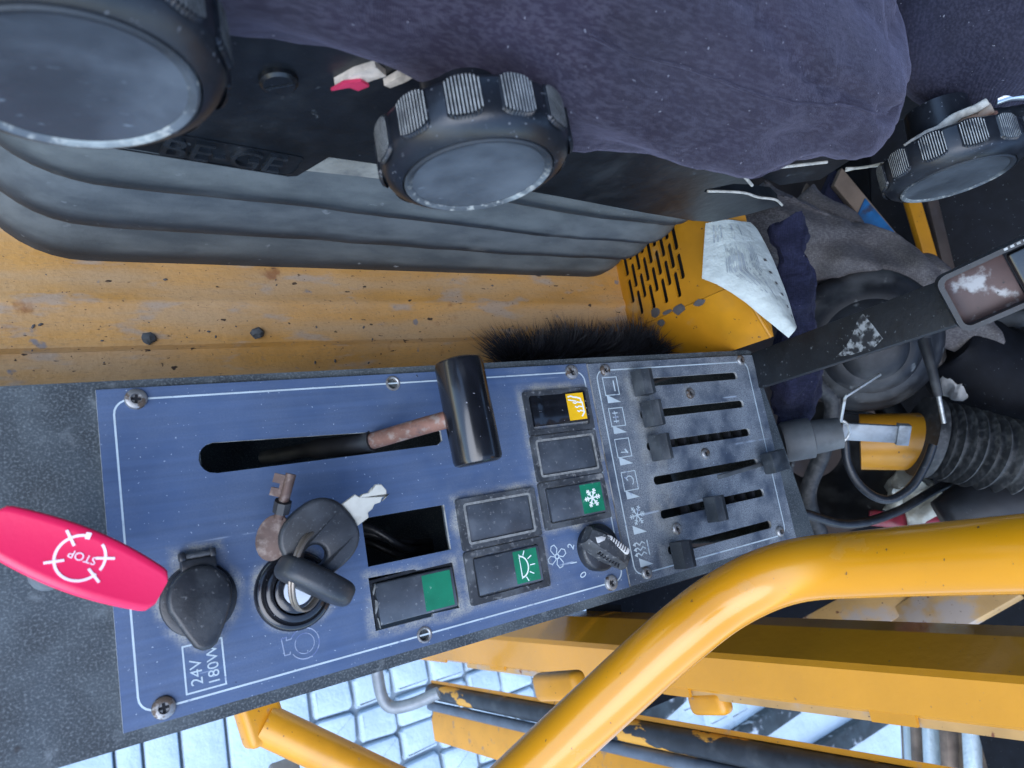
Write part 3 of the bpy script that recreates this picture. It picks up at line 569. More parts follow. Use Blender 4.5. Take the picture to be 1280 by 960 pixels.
# fan knob
fk = bpy.data.objects.new('fan_knob', None); col.objects.link(fk); put(fk, (283, -128.5, 0), con); fk['label'] = 'black rotary fan knob with white worn pointer'
M_ = T(282.5, -127, 0)
b = MB(); b.lathe([(15.6, 0.2), (15.6, 5), (15, 6.4), (13.8, 7.2), (0.01, 7.4)], 40, M_); b.build('knob_base', 'black_plastic', fk)
MR = M_ @ RZ(-38)
b = MB(); rows = []
for i in range(13):
    t = i / 12; x = -17 + 38 * t; w = 9.2 - 3.2 * max(0, (t - 0.55) / 0.45) - 2.5 * max(0, (0.2 - t) / 0.2); h = 17 - 5.5 * (abs(t - 0.4) / 0.6) ** 2.2
    rows.append([(x, -w, 6.5), (x, -w * 0.82, h * 0.7 + 2), (x, -w * 0.5, h), (x, w * 0.5, h), (x, w * 0.82, h * 0.7 + 2), (x, w, 6.5)])
b.grid(rows, M=MR); b.add([MR @ Vector(p) for p in rows[0]], [[0, 1, 2, 3, 4, 5]]); b.add([MR @ Vector(p) for p in rows[-1]], [[5, 4, 3, 2, 1, 0]]); b.build('grip', 'dusty_plastic', fk)
for q in range(8):
    b = MB(); x = -6 + q * 2.6; b.box(x, x + 1.1, -8.6, -5.4, 12.6, 15.2 - 0.25 * q, bev=0.3, M=MR); b.build('grip_rib', 'black_plastic', fk)
b = MB(); b.box(-4, 15, 2.2, 6.6, 12, 17.0, bev=1.2, M=MR @ RZ(-2)); b.build('pointer_bar', 'white_crumple', fk)
b = MB(); b.box(-11, 0.5, -2.2, 2.2, 12, 16.8, bev=1.2, M=MR @ T(-3.4, 4.6, 0) @ RZ(36)); b.build('pointer_bar', 'white_crumple', fk)
for q in range(7):
    b = MB(); x = -1.5 + q * 2.1; b.box(x, x + 0.6, 2.6, 6.2, 16.6, 17.25, M=MR @ RZ(-2)); b.build('pointer_groove', 'black_plastic', fk)

# heater sliders
for i, (x, y, a) in enumerate(((349, -18.5, 0), (352, -42.2, 0), (353, -67.4, 0), (474, -92.6, 4), (396, -119, 0), (353, -145, 0))):
    o = bpy.data.objects.new('slider', None); col.objects.link(o); put(o, (x, y, 0), con)
    M_ = T(x, y, 0) @ RZ(a)
    b = MB(); b.box(-2.5 if i != 3 else -60, 2.5, -1.6, 1.6, -8, 4 if i != 3 else 1.8, bev=0.3, M=M_); b.build('stem', 'black_plastic' if i != 3 else 'grey_rubber', o)
    b = MB()
    if i == 3: b.box(-9.5, 9.5, -8.5, 8.5, 4, 15, bev=1.0, M=M_)
    else:
        pr = [(-6.4, 3), (-6.4, 9), (-5.6, 13.6), (-0.6, 14.6), (0.6, 15.2), (4.6, 14.2), (6, 12), (6.6, 3)]
        b.prism(pr, -9.4, 9.4, bev=0.7, M=M_ @ Matrix(((1, 0, 0, 0), (0, 0, -1, 0), (0, 1, 0, 0), (0, 0, 0, 1))))
    b.build('slider_knob', 'slider_plastic', o, sharp=25)

# ------------------------------------------------------------------ lever with T handle in the console slot
lv = thing('throttle_lever', 'bent rusty lever with a glossy black bar handle rising from the console slot', 'lever', (150, -40, -60))
b = MB(); b.tube(spline([atz(462, 552, -3), atz(480, 547, 6), atz(520, 535, 26), atz(560, 524, 44), atz(580, 518, 50)]), 4.9, 14, up=(0, 1, 0)); b.build('rod', 'rusty_steel', lv)
b = MB(); b.tube(spline([atz(330, 572, -90), atz(395, 561, -45), atz(440, 557, -14), atz(466, 551, -1)]), [4.5] * 8 + [6] * 8 + [6.4] * 9, 14, up=(0, 1, 0)); b.build('rod_dark_end', 'rubber_dark', lv)  # lower end of the rod, the slot's darkness put into its colour
ha, hb = atz(574, 458, 52), atz(597, 573, 52)
hz = (hb - ha).normalized(); M_ = frame(ha, hz)
L = (hb - ha).length; r0 = 13.6
b = MB(); b.lathe([(0.01, -4), (r0 * 0.8, -4), (r0 * 0.95, -3), (r0, -1), (r0, L), (r0 * 0.95, L + 2), (r0 * 0.8, L + 3), (0.01, L + 3)], 40, M_); b.build('bar_handle', 'gloss_black', lv)

# ------------------------------------------------------------------ red stop lever
rl = thing('stop_lever', 'bright red paddle lever with a white STOP ring symbol above the console', 'lever', (0, -80, 55))
p0, p1 = atz(-16, 655, 70), atz(193, 737, 56)
ax = (p1 - p0); LL = ax.length; MF = frame(p0, Vector((0.02, -0.05, 1)), ax)
def wid(t): return (6.6 + 5.0 * math.sin(PI * (0.08 + 0.84 * t)) ** 0.9) * math.sqrt(max(0.0, 1 - max(0, (t - 0.94) / 0.06) ** 2.5 * 0.6)) * math.sqrt(max(0.0, 1 - max(0, (0.06 - t) / 0.06) ** 2.5 * 0.6))
def ltop(u, v): t = u / LL; return MF @ Vector((u, v, 2.2 - 0.010 * (v * v) * 0.35 + 2.2 * math.sin(t * PI) + (0.018 * v * v) * 0.5))
b = MB(); rows = []
for i in range(33):
    t = i / 32; u = t * LL; w = wid(t)
    sec = []
    for kk in range(9): sec.append(ltop(u, (w - 0.9) * (-1 + 2 * kk / 8)))
    sec += [ltop(u, w) - Vector((0, 0, 1.2)), ltop(u, w) - Vector((0, 0, 5)), ltop(u, w * 0.8) - Vector((0, 0, 8)), ltop(u, -w * 0.8) - Vector((0, 0, 8)), ltop(u, -w) - Vector((0, 0, 5)), ltop(u, -w) - Vector((0, 0, 1.2))]
    rows.append(sec)
b.grid(rows, True, cap=True); b.build('paddle', 'red_plastic', rl, sharp=60)
b = MB(); b.tube([p0.lerp(p1, 0.42) + Vector((0, 0, -3)), p0.lerp(p1, 0.42) + Vector((-6, -6, -72))], [7, 8], 16); b.build('stem', 'galvanised', rl)
sc = atz(99, 697, 66); loc = MF.inverted() @ sc; U0, V0 = loc.x, loc.y
def on_top(pts2, w, dz, closed=False):
    b = MB(); b.stroke(pts2, w, 0, closed, th=0.2); b.v = [ltop(v.x, v.y) + Vector((0, 0, 0.25 + dz + v.z)) for v in b.v]; return b
RS = 8.2
for (a0, a1) in ((103, 338), (350, 420)):
    on_top([(U0 + x, V0 + y) for x, y in circ(0, 0, RS, 28, a0, a1, False)], 0.95, 0).build('stop_ring', 'red_print', rl)
for q, a in enumerate((22, -28, 212, 142)):
    c_, s_ = math.cos(math.radians(a)), math.sin(math.radians(a))
    on_top([(U0 + c_ * (RS - 3.2), V0 + s_ * (RS - 3.2)), (U0 + c_ * (RS + 3.2), V0 + s_ * (RS + 3.2))], 0.95, 0.08 + 0.02 * q).build('tick', 'red_print', rl)
on_top([(U0 + RS * math.cos(math.radians(a)), V0 + RS * math.sin(math.radians(a))) for a in (108, 102, 96)], 2.4, 0.2).build('arrow_tip', 'red_print', rl)
b = MB(); text(b, 'STOP', 4.1, T(U0 + 0.6, V0 + 0.6, 0) @ RZ(184), fn=lambda v: ltop(v.x, v.y) + Vector((0, 0, 0.3 + v.z))); b.build('stop_text', 'red_print', rl)

# ------------------------------------------------------------------ keys
def key_head(b, M_, rx=17, ry=15.5, th=7.5, hole=True, bv=2.2):
    out = [(rx * math.copysign(abs(math.cos(a)) ** 0.8, math.cos(a)), ry * math.copysign(abs(math.sin(a)) ** 0.8, math.sin(a))) for a in [2 * PI * k / 32 for k in range(32)]]
    q = MB(); holes(q, [out] + ([circ(-7, -5, 5.2, 16)] if hole else []), -th / 2, th / 2)
    bm_ = bmesh.new(); vs_ = [bm_.verts.new(v) for v in q.v]
    for f in q.f:
        try: bm_.faces.new([vs_[i] for i in f])
        except ValueError: pass
    bmesh.ops.remove_doubles(bm_, verts=list(bm_.verts), dist=1e-4)
    es = [e for e in bm_.edges if len(e.link_faces) == 2 and e.calc_face_angle(0) > 1.0]
    bmesh.ops.bevel(bm_, geom=es, offset=bv, segments=4, affect='EDGES', profile=0.5); b.bm(bm_, 0, M_)
# spare key lying over the lock
c = atz(399, 672, 34); tip = atz(472, 612, 30); xa = (tip - c).normalized(); M_ = frame(c, Vector((-0.12, -0.1, 1)), xa)
k2 = thing('spare_key', 'spare key with rounded black head and bare steel blade hanging on the ring', 'key', c)
b = MB(); key_head(b, M_ @ RZ(4), 18.5, 18); b.build('key_head', 'key_plastic', k2)
Lb = (tip - c).length
b = MB(); e = Lb
KB = [(14, -6.8), (25, -6.8), (26, -4.6), (29, -4.4), (31, -3.2), (34, -4.2), (36, -2.8), (39, -3.4), (e - 5, -4.4), (e - 2, -4), (e, -1), (e - 0.5, 3), (e - 3, 4.6), (e - 6, 3.6), (35, 4.4), (32, 3.4), (29, 4.6), (27, 4.4), (26, 6.8), (14, 6.8)]
b.prism(KB, -1.3, 1.3, M=M_, bev=0.3, seg=1); b.build('key_blade', 'key_steel', k2)
# ignition key standing in the lock
c = atz(394, 726, 34); e1 = atz(440, 748, 34); d = (e1 - c).normalized(); M_ = frame(c, Vector((0, 0, 1)).cross(d), d)
k1 = thing('ignition_key', 'key with thick black head standing turned in the ignition lock', 'key', (82, -112, 8))
b = MB(); key_head(b, M_, 20, 14, 12, False, 4.2); b.build('key_head', 'key_plastic', k1)
b = MB(); b.box(-3.6, 3.6, -1.2, 1.2, -26, -11, M=T(c.x, c.y, c.z) @ RZ(math.degrees(math.atan2(d.y, d.x)))); b.build('key_blade', 'worn_steel', k1)
# rusty small key
c = atz(342, 672, 30); tip = atz(368, 616, 14); M_ = frame(c, Vector((-0.5, -0.1, 1)), (tip - c)); Lr = (tip - c).length
k3 = thing('rusty_key', 'small rusty key with double bit hanging behind the black key heads', 'key', c)
b = MB(); b.prism([(9 * math.cos(a) * 1.25, 8.2 * math.sin(a)) for a in [2 * PI * k / 22 for k in range(22)]], -1, 1, M=M_, bev=0.4); b.build('key_bow', 'key_rust', k3)
b = MB(); b.tube([M_ @ Vector((9, 0, 0)), M_ @ Vector((Lr, 0, 0))], 2.6, 10)
b.prism([(Lr - 1.2, 0), (Lr - 1.2, 7.4), (Lr - 5.6, 7.4), (Lr - 5.6, 3.6), (Lr - 8, 3.6), (Lr - 8, 7.2), (Lr - 12, 7.2), (Lr - 12, 0)], -1.3, 1.3, M=M_); b.build('key_shank', 'key_rust', k3)
b = MB(); b.tube([M_ @ Vector((12.5, 0, -1)), M_ @ Vector((18, 0, 1))], 4.2, 8); b.build('collar', 'rubber_dark', k3)
# split ring through the heads
rc = atz(388, 712, 31); rx = (atz(410, 680, 36) - atz(372, 745, 27)).normalized(); ring = MB(); M_ = frame(rc, Vector((0.62, -0.25, 0.72)), rx)
for dz in (-0.8, 0.9): ring.tube([M_ @ Vector((19 * math.cos(2 * PI * k / 40), 15 * math.sin(2 * PI * k / 40), dz)) for k in range(40)], 1.0, 8, closed=True)
tag(ring.build('key_ring', 'bronze'), 'worn steel split ring joining the keys at the ignition lock', 'key ring')

# ------------------------------------------------------------------ seat
seat = thing('seat', 'dark blue fabric driver seat on black bellows with round adjusting knobs', 'seat', (210, 260, -100))
def smoothstep(a, b_, x): t = max(0, min(1, (x - a) / (b_ - a))); return t * t * (3 - 2 * t)
# cushion
b = MB(); rows = []
x0, x1, nx = -190, 388, 84
for i in range(nx + 1):
    t = i / nx; x = x0 + (x1 - x0) * (1 - (1 - t) ** 1.7)
    e = max(0, (x - (x1 - 62)) / 62); rr = 1 - math.sqrt(max(0, 1 - e * e))
    yo = 46 + 62 * rr + 28 * smoothstep(175, 95, x) + 6 * smoothstep(250, 330, x)
    zb = 172 - 7 * smoothstep(160, 100, x) + 8 * smoothstep(60, -40, x) + 22 * smoothstep(240, 330, x) + 8 * rr; zt = 276 - 34 * smoothstep(120, 380, x) - 12 * rr
    hs = min(55, (zt - zb) * 0.62) / 55
    sec = [(x, 420, zb + 20), (x, yo + 70, zb + 14), (x, yo + 40, zb + 6), (x, yo + 22, zb), (x, yo + 9, zb + 3 * hs), (x, yo + 3, zb + 12 * hs), (x, yo, zb + 22 * hs), (x, yo + 3, zb + 34 * hs), (x, yo + 10, zb + 46 * hs), (x, yo + 22, zb + 55 * hs)]
    for kk in range(1, 12):
        s_ = kk / 11; sec.append((x, yo + 22 + 320 * s_ ** 1.5, zb + 55 * hs + (zt - zb - 55 * hs) * (1 - (1 - s_) ** 2.6)))
    sec.append((x, 460, zt))
    out = []
    for j_, p in enumerate(spline(sec, 3)):
        cr = 0
        for ja, jb, xa, xb, wd, dp in ((36, 25, 130, 392, 0.9, 3.4), (30, 21, 40, 330, 1.3, 2.2), (44, 33, 200, 392, 1.0, 2.6), (22, 16, 150, 300, 0.8, 2.4), (19, 24, -60, 120, 1.2, 2.5)):
            if xa < x < xb:
                tt = (x - xa) / (xb - xa); cr += dp * math.exp(-((j_ - (ja + (jb - ja) * tt + 1.2 * math.sin(tt * 7))) / wd) ** 2) * math.sin(PI * min(1, tt * 1.3 if tt < 0.77 else 1)) ** 0.5 * (1 if tt < 0.77 else 1) if tt < 0.77 else dp * math.exp(-((j_ - (ja + (jb - ja) * tt + 1.2 * math.sin(tt * 7))) / wd) ** 2)
        q = fbm((p.x, p.y, p.z), 0.018) * 5.0 + fbm((p.x + 0.4 * p.z, p.y, p.z * 2), 0.06) * 1.6
        wr = 3.4 * math.sin((p.z * 1.4 + p.x * 0.35) * 0.09 + 2 * fbm((p.x, p.y, p.z), 0.01)) * smoothstep(235, 190, p.z) * smoothstep(150, 60, p.y)
        out.append((p.x + (q * 0.6 if x > x1 - 40 else 0), p.y - q - wr + 1.1 * cr, p.z + 0.3 * q - 1.5 * cr))
    rows.append(out)
b.grid(rows); b.add(rows[-1], [list(range(len(rows[-1])))]); cush = b.build('cushion', 'seat_fabric', seat, sharp=80)
# seam along the cushion side
b = MB(); pp = [Vector(rows[i][26 + 0]) for i in range(34, 80, 2)]
pp = [p + Vector((0, 0.1, 0.1)) for p in pp]; b.tube(pp, 0.8, 6); b.build('seam', 'seat_fabric', cush)
# backrest
b = MB(); rows = []
for i in range(31):
    t = i / 30; z = 192 + 404 * t
    e = max(0, (0.1 - t) / 0.1); rr = 1 - math.sqrt(max(0, 1 - e * e))
    sec = []
    for k in range(30):
        a = 2 * PI * k / 30; ca, sa = math.cos(a), math.sin(a)
        xx = 492 + (98 - 12 * rr) * math.copysign(abs(ca) ** 0.6, ca) + t * 60; yy = 352 + (255 - 14 * rr) * math.copysign(abs(sa) ** 0.35, sa)
        q = fbm((xx, yy, z), 0.02) * 6 + 3 * math.sin(z * 0.11 + yy * 0.04 + 2 * fbm((xx, yy, z), 0.012)) * smoothstep(370, 270, z)
        sec.append((xx + q * ca, yy + q * sa, z + q * 0.3))
    rows.append(sec)
b.grid(rows, True, cap=True); b.build('backrest', 'back_fabric', seat, sharp=80)
# side skirt
out = [(-240, 84), (-30, 84), (20, 80), (84, 70.5), (88, 72), (97, 93), (122, 92), (180, 86), (242, 80), (320, 71), (372, 66.5), (392, 68), (410, 84), (424, 101), (408, 108), (390, 108), (372, 110), (352, 107), (340, 106), (338, 109), (352, 120), (366, 122), (352, 131), (330, 141), (320, 152), (318, 215), (-240, 225)]
b = MB(); MS = Matrix(((1, 0, 0, 0), (0, 0, 1, 85), (0, 1, 0, 0), (0, 0, 0, 1)))
b.prism(out, 0, 9, M=MS); skirt = b.build('side_skirt', 'skirt_plastic', seat, sharp=25)
# lower lip of the pan, tucked in under the skirt
b = MB(); b.prism([(-200, 84), (85, 77), (98, 96), (180, 92), (330, 78), (372, 72), (372, 175), (-200, 190)], 9.4, 60, M=MS); b.build('pan', 'skirt_plastic', seat, sharp=25)
# torn tongue behind the tear
b = MB(); b.prism([(322, 116), (372, 118), (420, 108), (446, 122), (440, 150), (420, 168), (350, 190), (318, 190)], 12, 22, M=MS); b.build('torn_panel', 'skirt_plastic', seat)
def xz(pts, r, y=84.6): b = MB(); b.tube(spline([(x, y, z) for x, z in pts], 4), r, 8); return b
xz([(341, 108), (352, 110), (372, 112), (390, 109), (408, 109), (424, 103)], 0.9).build('torn_edge', 'torn_lining', seat)
xz([(320, 142), (345, 141), (362, 146), (392, 160)], 1.0, 84).build('torn_edge', 'torn_lining', seat)
xz([(330, 141), (345, 133), (366, 123)], 1.1, 84).build('torn_edge', 'torn_lining', seat)
xz([(412, 160), (424, 164), (434, 172)], 0.9, 82).build('torn_edge', 'torn_lining', seat)
xz([(425, 152), (432, 158), (446, 164)], 0.8, 86).build('torn_edge', 'torn_lining', seat)
# lettering
b = MB(); text(b, 'BE-GE', 20.5, frame((52, 84.4, 84.8), (0, -1, 0)) @ RZ(-6.5), th=2.6); b.build('raised_lettering', 'letter_worn', seat)
b = MB(); b.stroke(rrect(-50, 36, -9.2, 9.6, 4, 4), 0.6, 0.5, True, M=T(50, 84.8, 85.3) @ RX(90) @ RZ(-6.5), th=0.5); b.build('lettering_frame', 'skirt_plastic', seat)
# bolt
M_ = frame((60.6, 85, 145), (0, -1, 0))
b = MB(); b.lathe([(7.4, 0), (7.2, 1.8), (6, 2.8), (0.01, 3)], 24, M_); bo = b.build('bolt', 'skirt_plastic', seat)
b = MB(); b.box(-5.4, 5.4, -0.5, 0.5, 2.6, 3.4, M=M_ @ RZ(35)); b.build('bolt_slot', 'letter_worn', bo)
# torn foam and wrapper tucked under the cushion
b = MB(); b.prism([(80, 152), (85, 161), (91, 167), (97, 163), (93, 159), (90, 155), (86, 157)], -3, 0, M=MS); b.build('foam_scrap', 'foam_white', seat)
b = MB(); b.prism([(79, 150), (82, 156), (88, 159), (92, 157), (89, 153), (85, 154)], -4.6, -3.2, M=MS); b.build('red_scrap', 'foam_red', seat)
b = MB(); b.prism([(98, 158), (102, 166), (108, 168), (105, 162), (101, 157)], -3.6, -0.6, M=MS); b.build('foam_scrap', 'foam_white', seat)
# bellows
def rr_plan(x0, x1, y0, y1, r, off):
    return rrect(x0 - off, x1 + off, y0 - off, y1 + off, r + off, 10)
b = MB(); rows = []; val = [96, 47, -2, -54, -101]
pk = [(0, -24), (0.2, -15), (0.42, -7), (0.6, -1.8), (0.72, -0.2), (0.84, 0.2), (0.93, -1.2), (0.975, -5), (1.0, -24)]
zs = []
for q, (a, c_) in enumerate(zip(val[:-1], val[1:])):
    for t, o_ in pk: zs.append((a + (c_ - a) * t - (2.0 if t > 0.99 else 0) * (q < 3), o_ if q < 3 or t < 0.9 else 0.2))
def bslope(z):
    for (za, sa), (zb_, sb) in zip(((96, 0.16), (47, 0.13), (-2, 0.075), (-54, 0.022)), ((47, 0.13), (-2, 0.075), (-54, 0.022), (-103, 0.0))):
        if z >= zb_: return sb + (sa - sb) * max(0, min(1, (z - zb_) / (za - zb_)))
    return 0
for z, off in zs:
    off -= 6 * smoothstep(-30, 90, z)
    row = []; dens = []
    pl = rr_plan(-52, 468, 105.5, 420, 58, off)
    for i_ in range(len(pl)):
        a_ = pl[i_]; b_ = pl[(i_ + 1) % len(pl)]; m_ = 36 if i_ % 11 == 10 else 1
        for k in range(m_): dens.append((a_[0] + (b_[0] - a_[0]) * k / m_, a_[1] + (b_[1] - a_[1]) * k / m_))
    for x, y in dens:
        ww = 1.6 * fbm((x, z * 0.6, 1), 0.012)
        row.append((x + 0.3 * ww, y - ww * smoothstep(-101, -85, z), z - bslope(z) * max(0, min(x, 340))))
    rows.append(row)
b.grid(rows, True); bel = b.build('bellows', 'bellows_rubber', seat, sharp=50); bel['label'] = 'dusty grey rubber bellows with stacked folds'
# dusty strip of bellows top seen through the skirt step
b = MB(); b.prism([(84, 60), (90, 98), (170, 94), (170, 60)], 7, 9.2, M=MS @ T(0, 0, 3)); b.build('dusty_apron', 'bellows_dusty', seat)
# knobs
def knob(cx, cy, cz, spin, label, R_=37.8, tilt=0):
    o = bpy.data.objects.new('adjusting_knob', None); col.objects.link(o); put(o, (cx, cy, cz), seat); o['label'] = label
    M_ = frame((cx, cy + 23, cz), (math.sin(math.radians(tilt)), -1, 0))
    b = MB(); b.lathe([(R_ * 0.45, -24), (R_ * 0.5, 0), (R_ * 0.9, 0.5), (R_ - 0.6, 2.5), (R_, 4), (R_, 14), (R_ - 0.7, 16.5), (R_ - 2.4, 19), (R_ - 6, 21.3), (R_ - 7.2, 21.8), (R_ - 7.6, 21.2), (R_ - 8, 20)], 72, M_); b.build('knob_body', 'knob_black', o)
    b = MB(); b.lathe([(R_ - 7.9, 20.2), (R_ - 8.0, 22.0), (R_ - 8.8, 22.6), (R_ - 10.2, 22.2), (R_ - 11, 21.6)], 72, M_); b.build('worn_rim', 'knob_rim_worn', o)
    b = MB(); b.lathe([(R_ - 11, 21.5), (R_ * 0.5, 20.2), (R_ * 0.25, 19.7), (0.01, 19.6)], 60, M_); b.build('face_disc', 'knob_face', o)
    for p in range(12):
        a0 = math.radians(spin + 30 * p); hw = math.radians(10.2); nn = 21; rows = []; mt = []; RP = R_ + 0.25
        for i in range(nn + 1):
            u = -1 + 2 * i / nn; a = a0 + u * hw; ln = 7.4 * (1 - 0.32 * abs(u) ** 3.2); r = RP + (0.75 if i % 2 else 0.05)
            if abs(u) > 0.99: r = R_ - 0.3
            h0, h1 = 9.6 - ln, 9.4 + ln
            row = []
            for kk, h in enumerate((h0 - 1.0, h0, (h0 + h1) / 2, h1, h1 + 1.0)):
                r_ = r if 0 < kk < 4 else R_ - 0.4
                row.append((r_ * math.cos(a), r_ * math.sin(a), h))
            rows.append(row)
        g = MB(); nq = 5; vs_ = [q for r in rows for q in r]; fs = []; ms = []
        for i in range(nn):
            for j in range(nq - 1): fs.append([i * nq + j, (i + 1) * nq + j, (i + 1) * nq + j + 1, i * nq + j + 1]); ms.append(0)
        g.add(vs_, fs, 0, M_)
        # worn crests
        for i in range(1, nn, 2):
            if i + 1 > nn: break
            u = -1 + 2 * i / nn; a = a0 + u * hw; ln = 7.2 * (1 - 0.32 * abs(u) ** 3.2); da = hw / nn * 0.62; r = RP + 0.85
            h0, h1 = 9.6 - ln, 9.4 + ln
            g.add([(r * math.cos(a - da), r * math.sin(a - da), h0), (r * math.cos(a + da), r * math.sin(a + da), h0), (r * math.cos(a + da), r * math.sin(a + da), h1), (r * math.cos(a - da), r * math.sin(a - da), h1)], [[0, 1, 2, 3]], 1, M_)
        g.build('grip_pad', ['knob_black', 'rib_worn'], o, flat=True)
    return o
knob(-10, 34, 198, 24, 'large round adjusting knob at the front of the seat')
knob(123, 35, 175.5, 5, 'round adjusting knob under the middle of the cushion', 36.6)
knob(434, 51, 209, 18, 'round recliner knob below the backrest')
# recliner bracket: rusty plate, wood packing, steel rim behind the rear knob
b = MB(); b.prism([(400, 150), (404, 190), (440, 200), (500, 204), (520, 190), (470, 150)], 40, 48, M=MS); b.build('recliner_plate', 'skirt_plastic', seat)
for k_, (px1, py1, px2, py2, rr_, m_) in enumerate(((1128, 184, 1236, 126, 2.6, 'torn_lining'), (1130, 192, 1240, 134, 3.4, 'brown_wood'), (1134, 200, 1246, 142, 3.2, 'rusty_steel'), (1190, 168, 1290, 140, 8, 'skirt_plastic'))):
    a = at(px1, py1, 408 + 3 * k_); c_ = at(px2, py2, 396 + 3 * k_); hang('packing_strip', [a, a.lerp(c_, 0.3), a.lerp(c_, 0.7), c_], [rr_, rr_ * 1.1, rr_, rr_ * 0.9], m_, 0.5, seat, 10, 3, 0.03)
b = MB(); b.tube(spline([at(1243, 124, 430), at(1268, 117, 428), at(1310, 118, 430)], 6), 4, 12); b.build('recliner_bar', 'bright_steel', seat)

# ------------------------------------------------------------------ vented wall box with chips
vw = thing('vent_wall', 'orange painted sheet metal wall with staggered slotted vent and chipped crease', 'panel', (452, 80, -110))
b = MB(); o_ = []
slots = []
for r in range(9):
    zc = -88 + r * 8.2
    for c_ in range(5):
        ys = 61 + c_ * 27 + (13 if r % 2 else 0) - 12
        if 58 < ys and ys + 20 < 178: slots.append(rrect(ys, ys + 23.5, zc - 3.0, zc + 3.0, 2.4, 3))
MW = Matrix(((0, 0, 1, 450), (1, 0, 0, 0), (0, 1, 0, 0), (0, 0, 0, 1)))
h = MB(); holes(h, [[(52.5, -112), (300, -112), (300, 33), (52.5, 33)]] + slots, 0, 2.5); b.add(h.v, h.f, 0, MW)
b.build('vent_sheet', 'wall_paint', vw, sharp=30)
b = MB(); b.prism([(450, 52), (452.5, 52), (476.5, 6.6), (474, 6)], -112, 33); b.prism([(450.3, 300), (470, 300), (478, 40), (475, 6.4), (452.6, 52)], 33.05, 35); b.build('side_sheet', 'wall_paint', vw, sharp=30)
b = MB(); b.tube([(450, 300, 33), (450, 52, 33), (474.5, 6.5, 33)], 1.6, 8); b.build('folded_edge', 'wall_paint', vw)
b = MB(); b.add([(462, 56, -112), (462, 300, -112), (462, 300, 30), (462, 56, 30)], [[0, 1, 2, 3]]); b.build('vent_backing', 'hole_black', vw)
for i, (y, z, w_, h_) in enumerate(((58, -62, 9, 13), (52, -34, 10, 15), (50, -10, 6, 13), (54, -48, 4, 14), (47, -58, 7, 9))):
    rnd = random.Random(i); pts = [(y + w_ / 2 * math.cos(a) * rnd.uniform(0.75, 1.1), z + h_ / 2 * math.sin(a) * rnd.uniform(0.75, 1.1)) for a in [2 * PI * k / 9 for k in range(9)]]
    b = MB(); b.prism(pts, -0.5 if y > 52.6 else -0.6, 0.3, M=MW); b.build('paint_chip', 'chip', vw)
# curled paper label
b = MB(); rows = []
cor = [at(882, 279, 598), at(938, 279, 606), at(879, 347, 588), at(992, 408, 560), at(985, 421, 552)]
for i in range(13):
    s_ = i / 12; r_ = []
    L_ = Vector((444, 112 - 46 * s_ - 64 * max(0, s_ - 0.45) / 0.55 * 1.0, 14 - 14 * min(1, s_ / 0.45) + 52 * max(0, (s_ - 0.45) / 0.55) ** 1.0))
    l0 = at(882 - 4 * min(1, s_ / 0.5) + 108 * max(0, (s_ - 0.5) / 0.5) ** 1.0, 279 + 68 * min(1, s_ / 0.5) + 75 * max(0, (s_ - 0.5) / 0.5) ** 1.25, 578 - 40 * s_)
    r0_ = at(938 + 58 * s_ ** 0.8, 279 + 128 * s_ ** 1.15, 590 - 46 * s_)
    for j in range(13):
        t = j / 12; p = l0.lerp(r0_, t); bul = 7 * math.sin(PI * t) + 3 * fbm(p, 0.03)
        r_.append(p + Vector((-0.6, 0, 0.8)) * bul)
    rows.append(r_)
pap_rows = rows
b.grid(rows); n0 = len(b.v); b.grid([[p + Vector((0.5, 0, -0.6)) for p in r] for r in rows]); pap = b.build('paper_label', 'paper')
tag(pap, 'curled torn white printed sheet stuck over the edge of the orange wall', 'paper')
def pap_pt(s_, t):
    i, j = min(11, int(s_ * 12)), min(11, int(t * 12)); fs_, ft = s_ * 12 - i, t * 12 - j
    return (pap_rows[i][j].lerp(pap_rows[i][j + 1], ft)).lerp(pap_rows[i + 1][j].lerp(pap_rows[i + 1][j + 1], ft), fs_) + Vector((-0.5, -0.2, 0.7))
for (t, s0, s1, w_) in ((0.14, 0.04, 0.2, 0.02), (0.2, 0.04, 0.2, 0.02), (0.26, 0.04, 0.2, 0.02), (0.34, 0.3, 0.6, 0.018), (0.4, 0.3, 0.62, 0.018), (0.46, 0.28, 0.7, 0.018), (0.52, 0.3, 0.72, 0.018), (0.58, 0.3, 0.66, 0.018), (0.64, 0.3, 0.8, 0.018), (0.45, 0.05, 0.2, 0.03), (0.6, 0.05, 0.22, 0.02), *[(0.3 + 0.026 * q, 0.24 + 0.03 * (q % 3), 0.5 + 0.035 * (q % 5), 0.011) for q in range(18)]):
    b = MB(); b.grid([[pap_pt(s0 + (s1 - s0) * k / 8, t), pap_pt(s0 + (s1 - s0) * k / 8, t + w_)] for k in range(9)]); b.build('printed_line', 'paper_print', pap)
for s_ in (0.4, 0.52, 0.62, 0.72, 0.82, 0.9):
    b = MB(); b.grid([[pap_pt(s_, 0.84), pap_pt(s_, 0.88)], [pap_pt(s_ + 0.025, 0.84), pap_pt(s_ + 0.025, 0.89)]]); b.build('printed_dot', 'chip', pap)

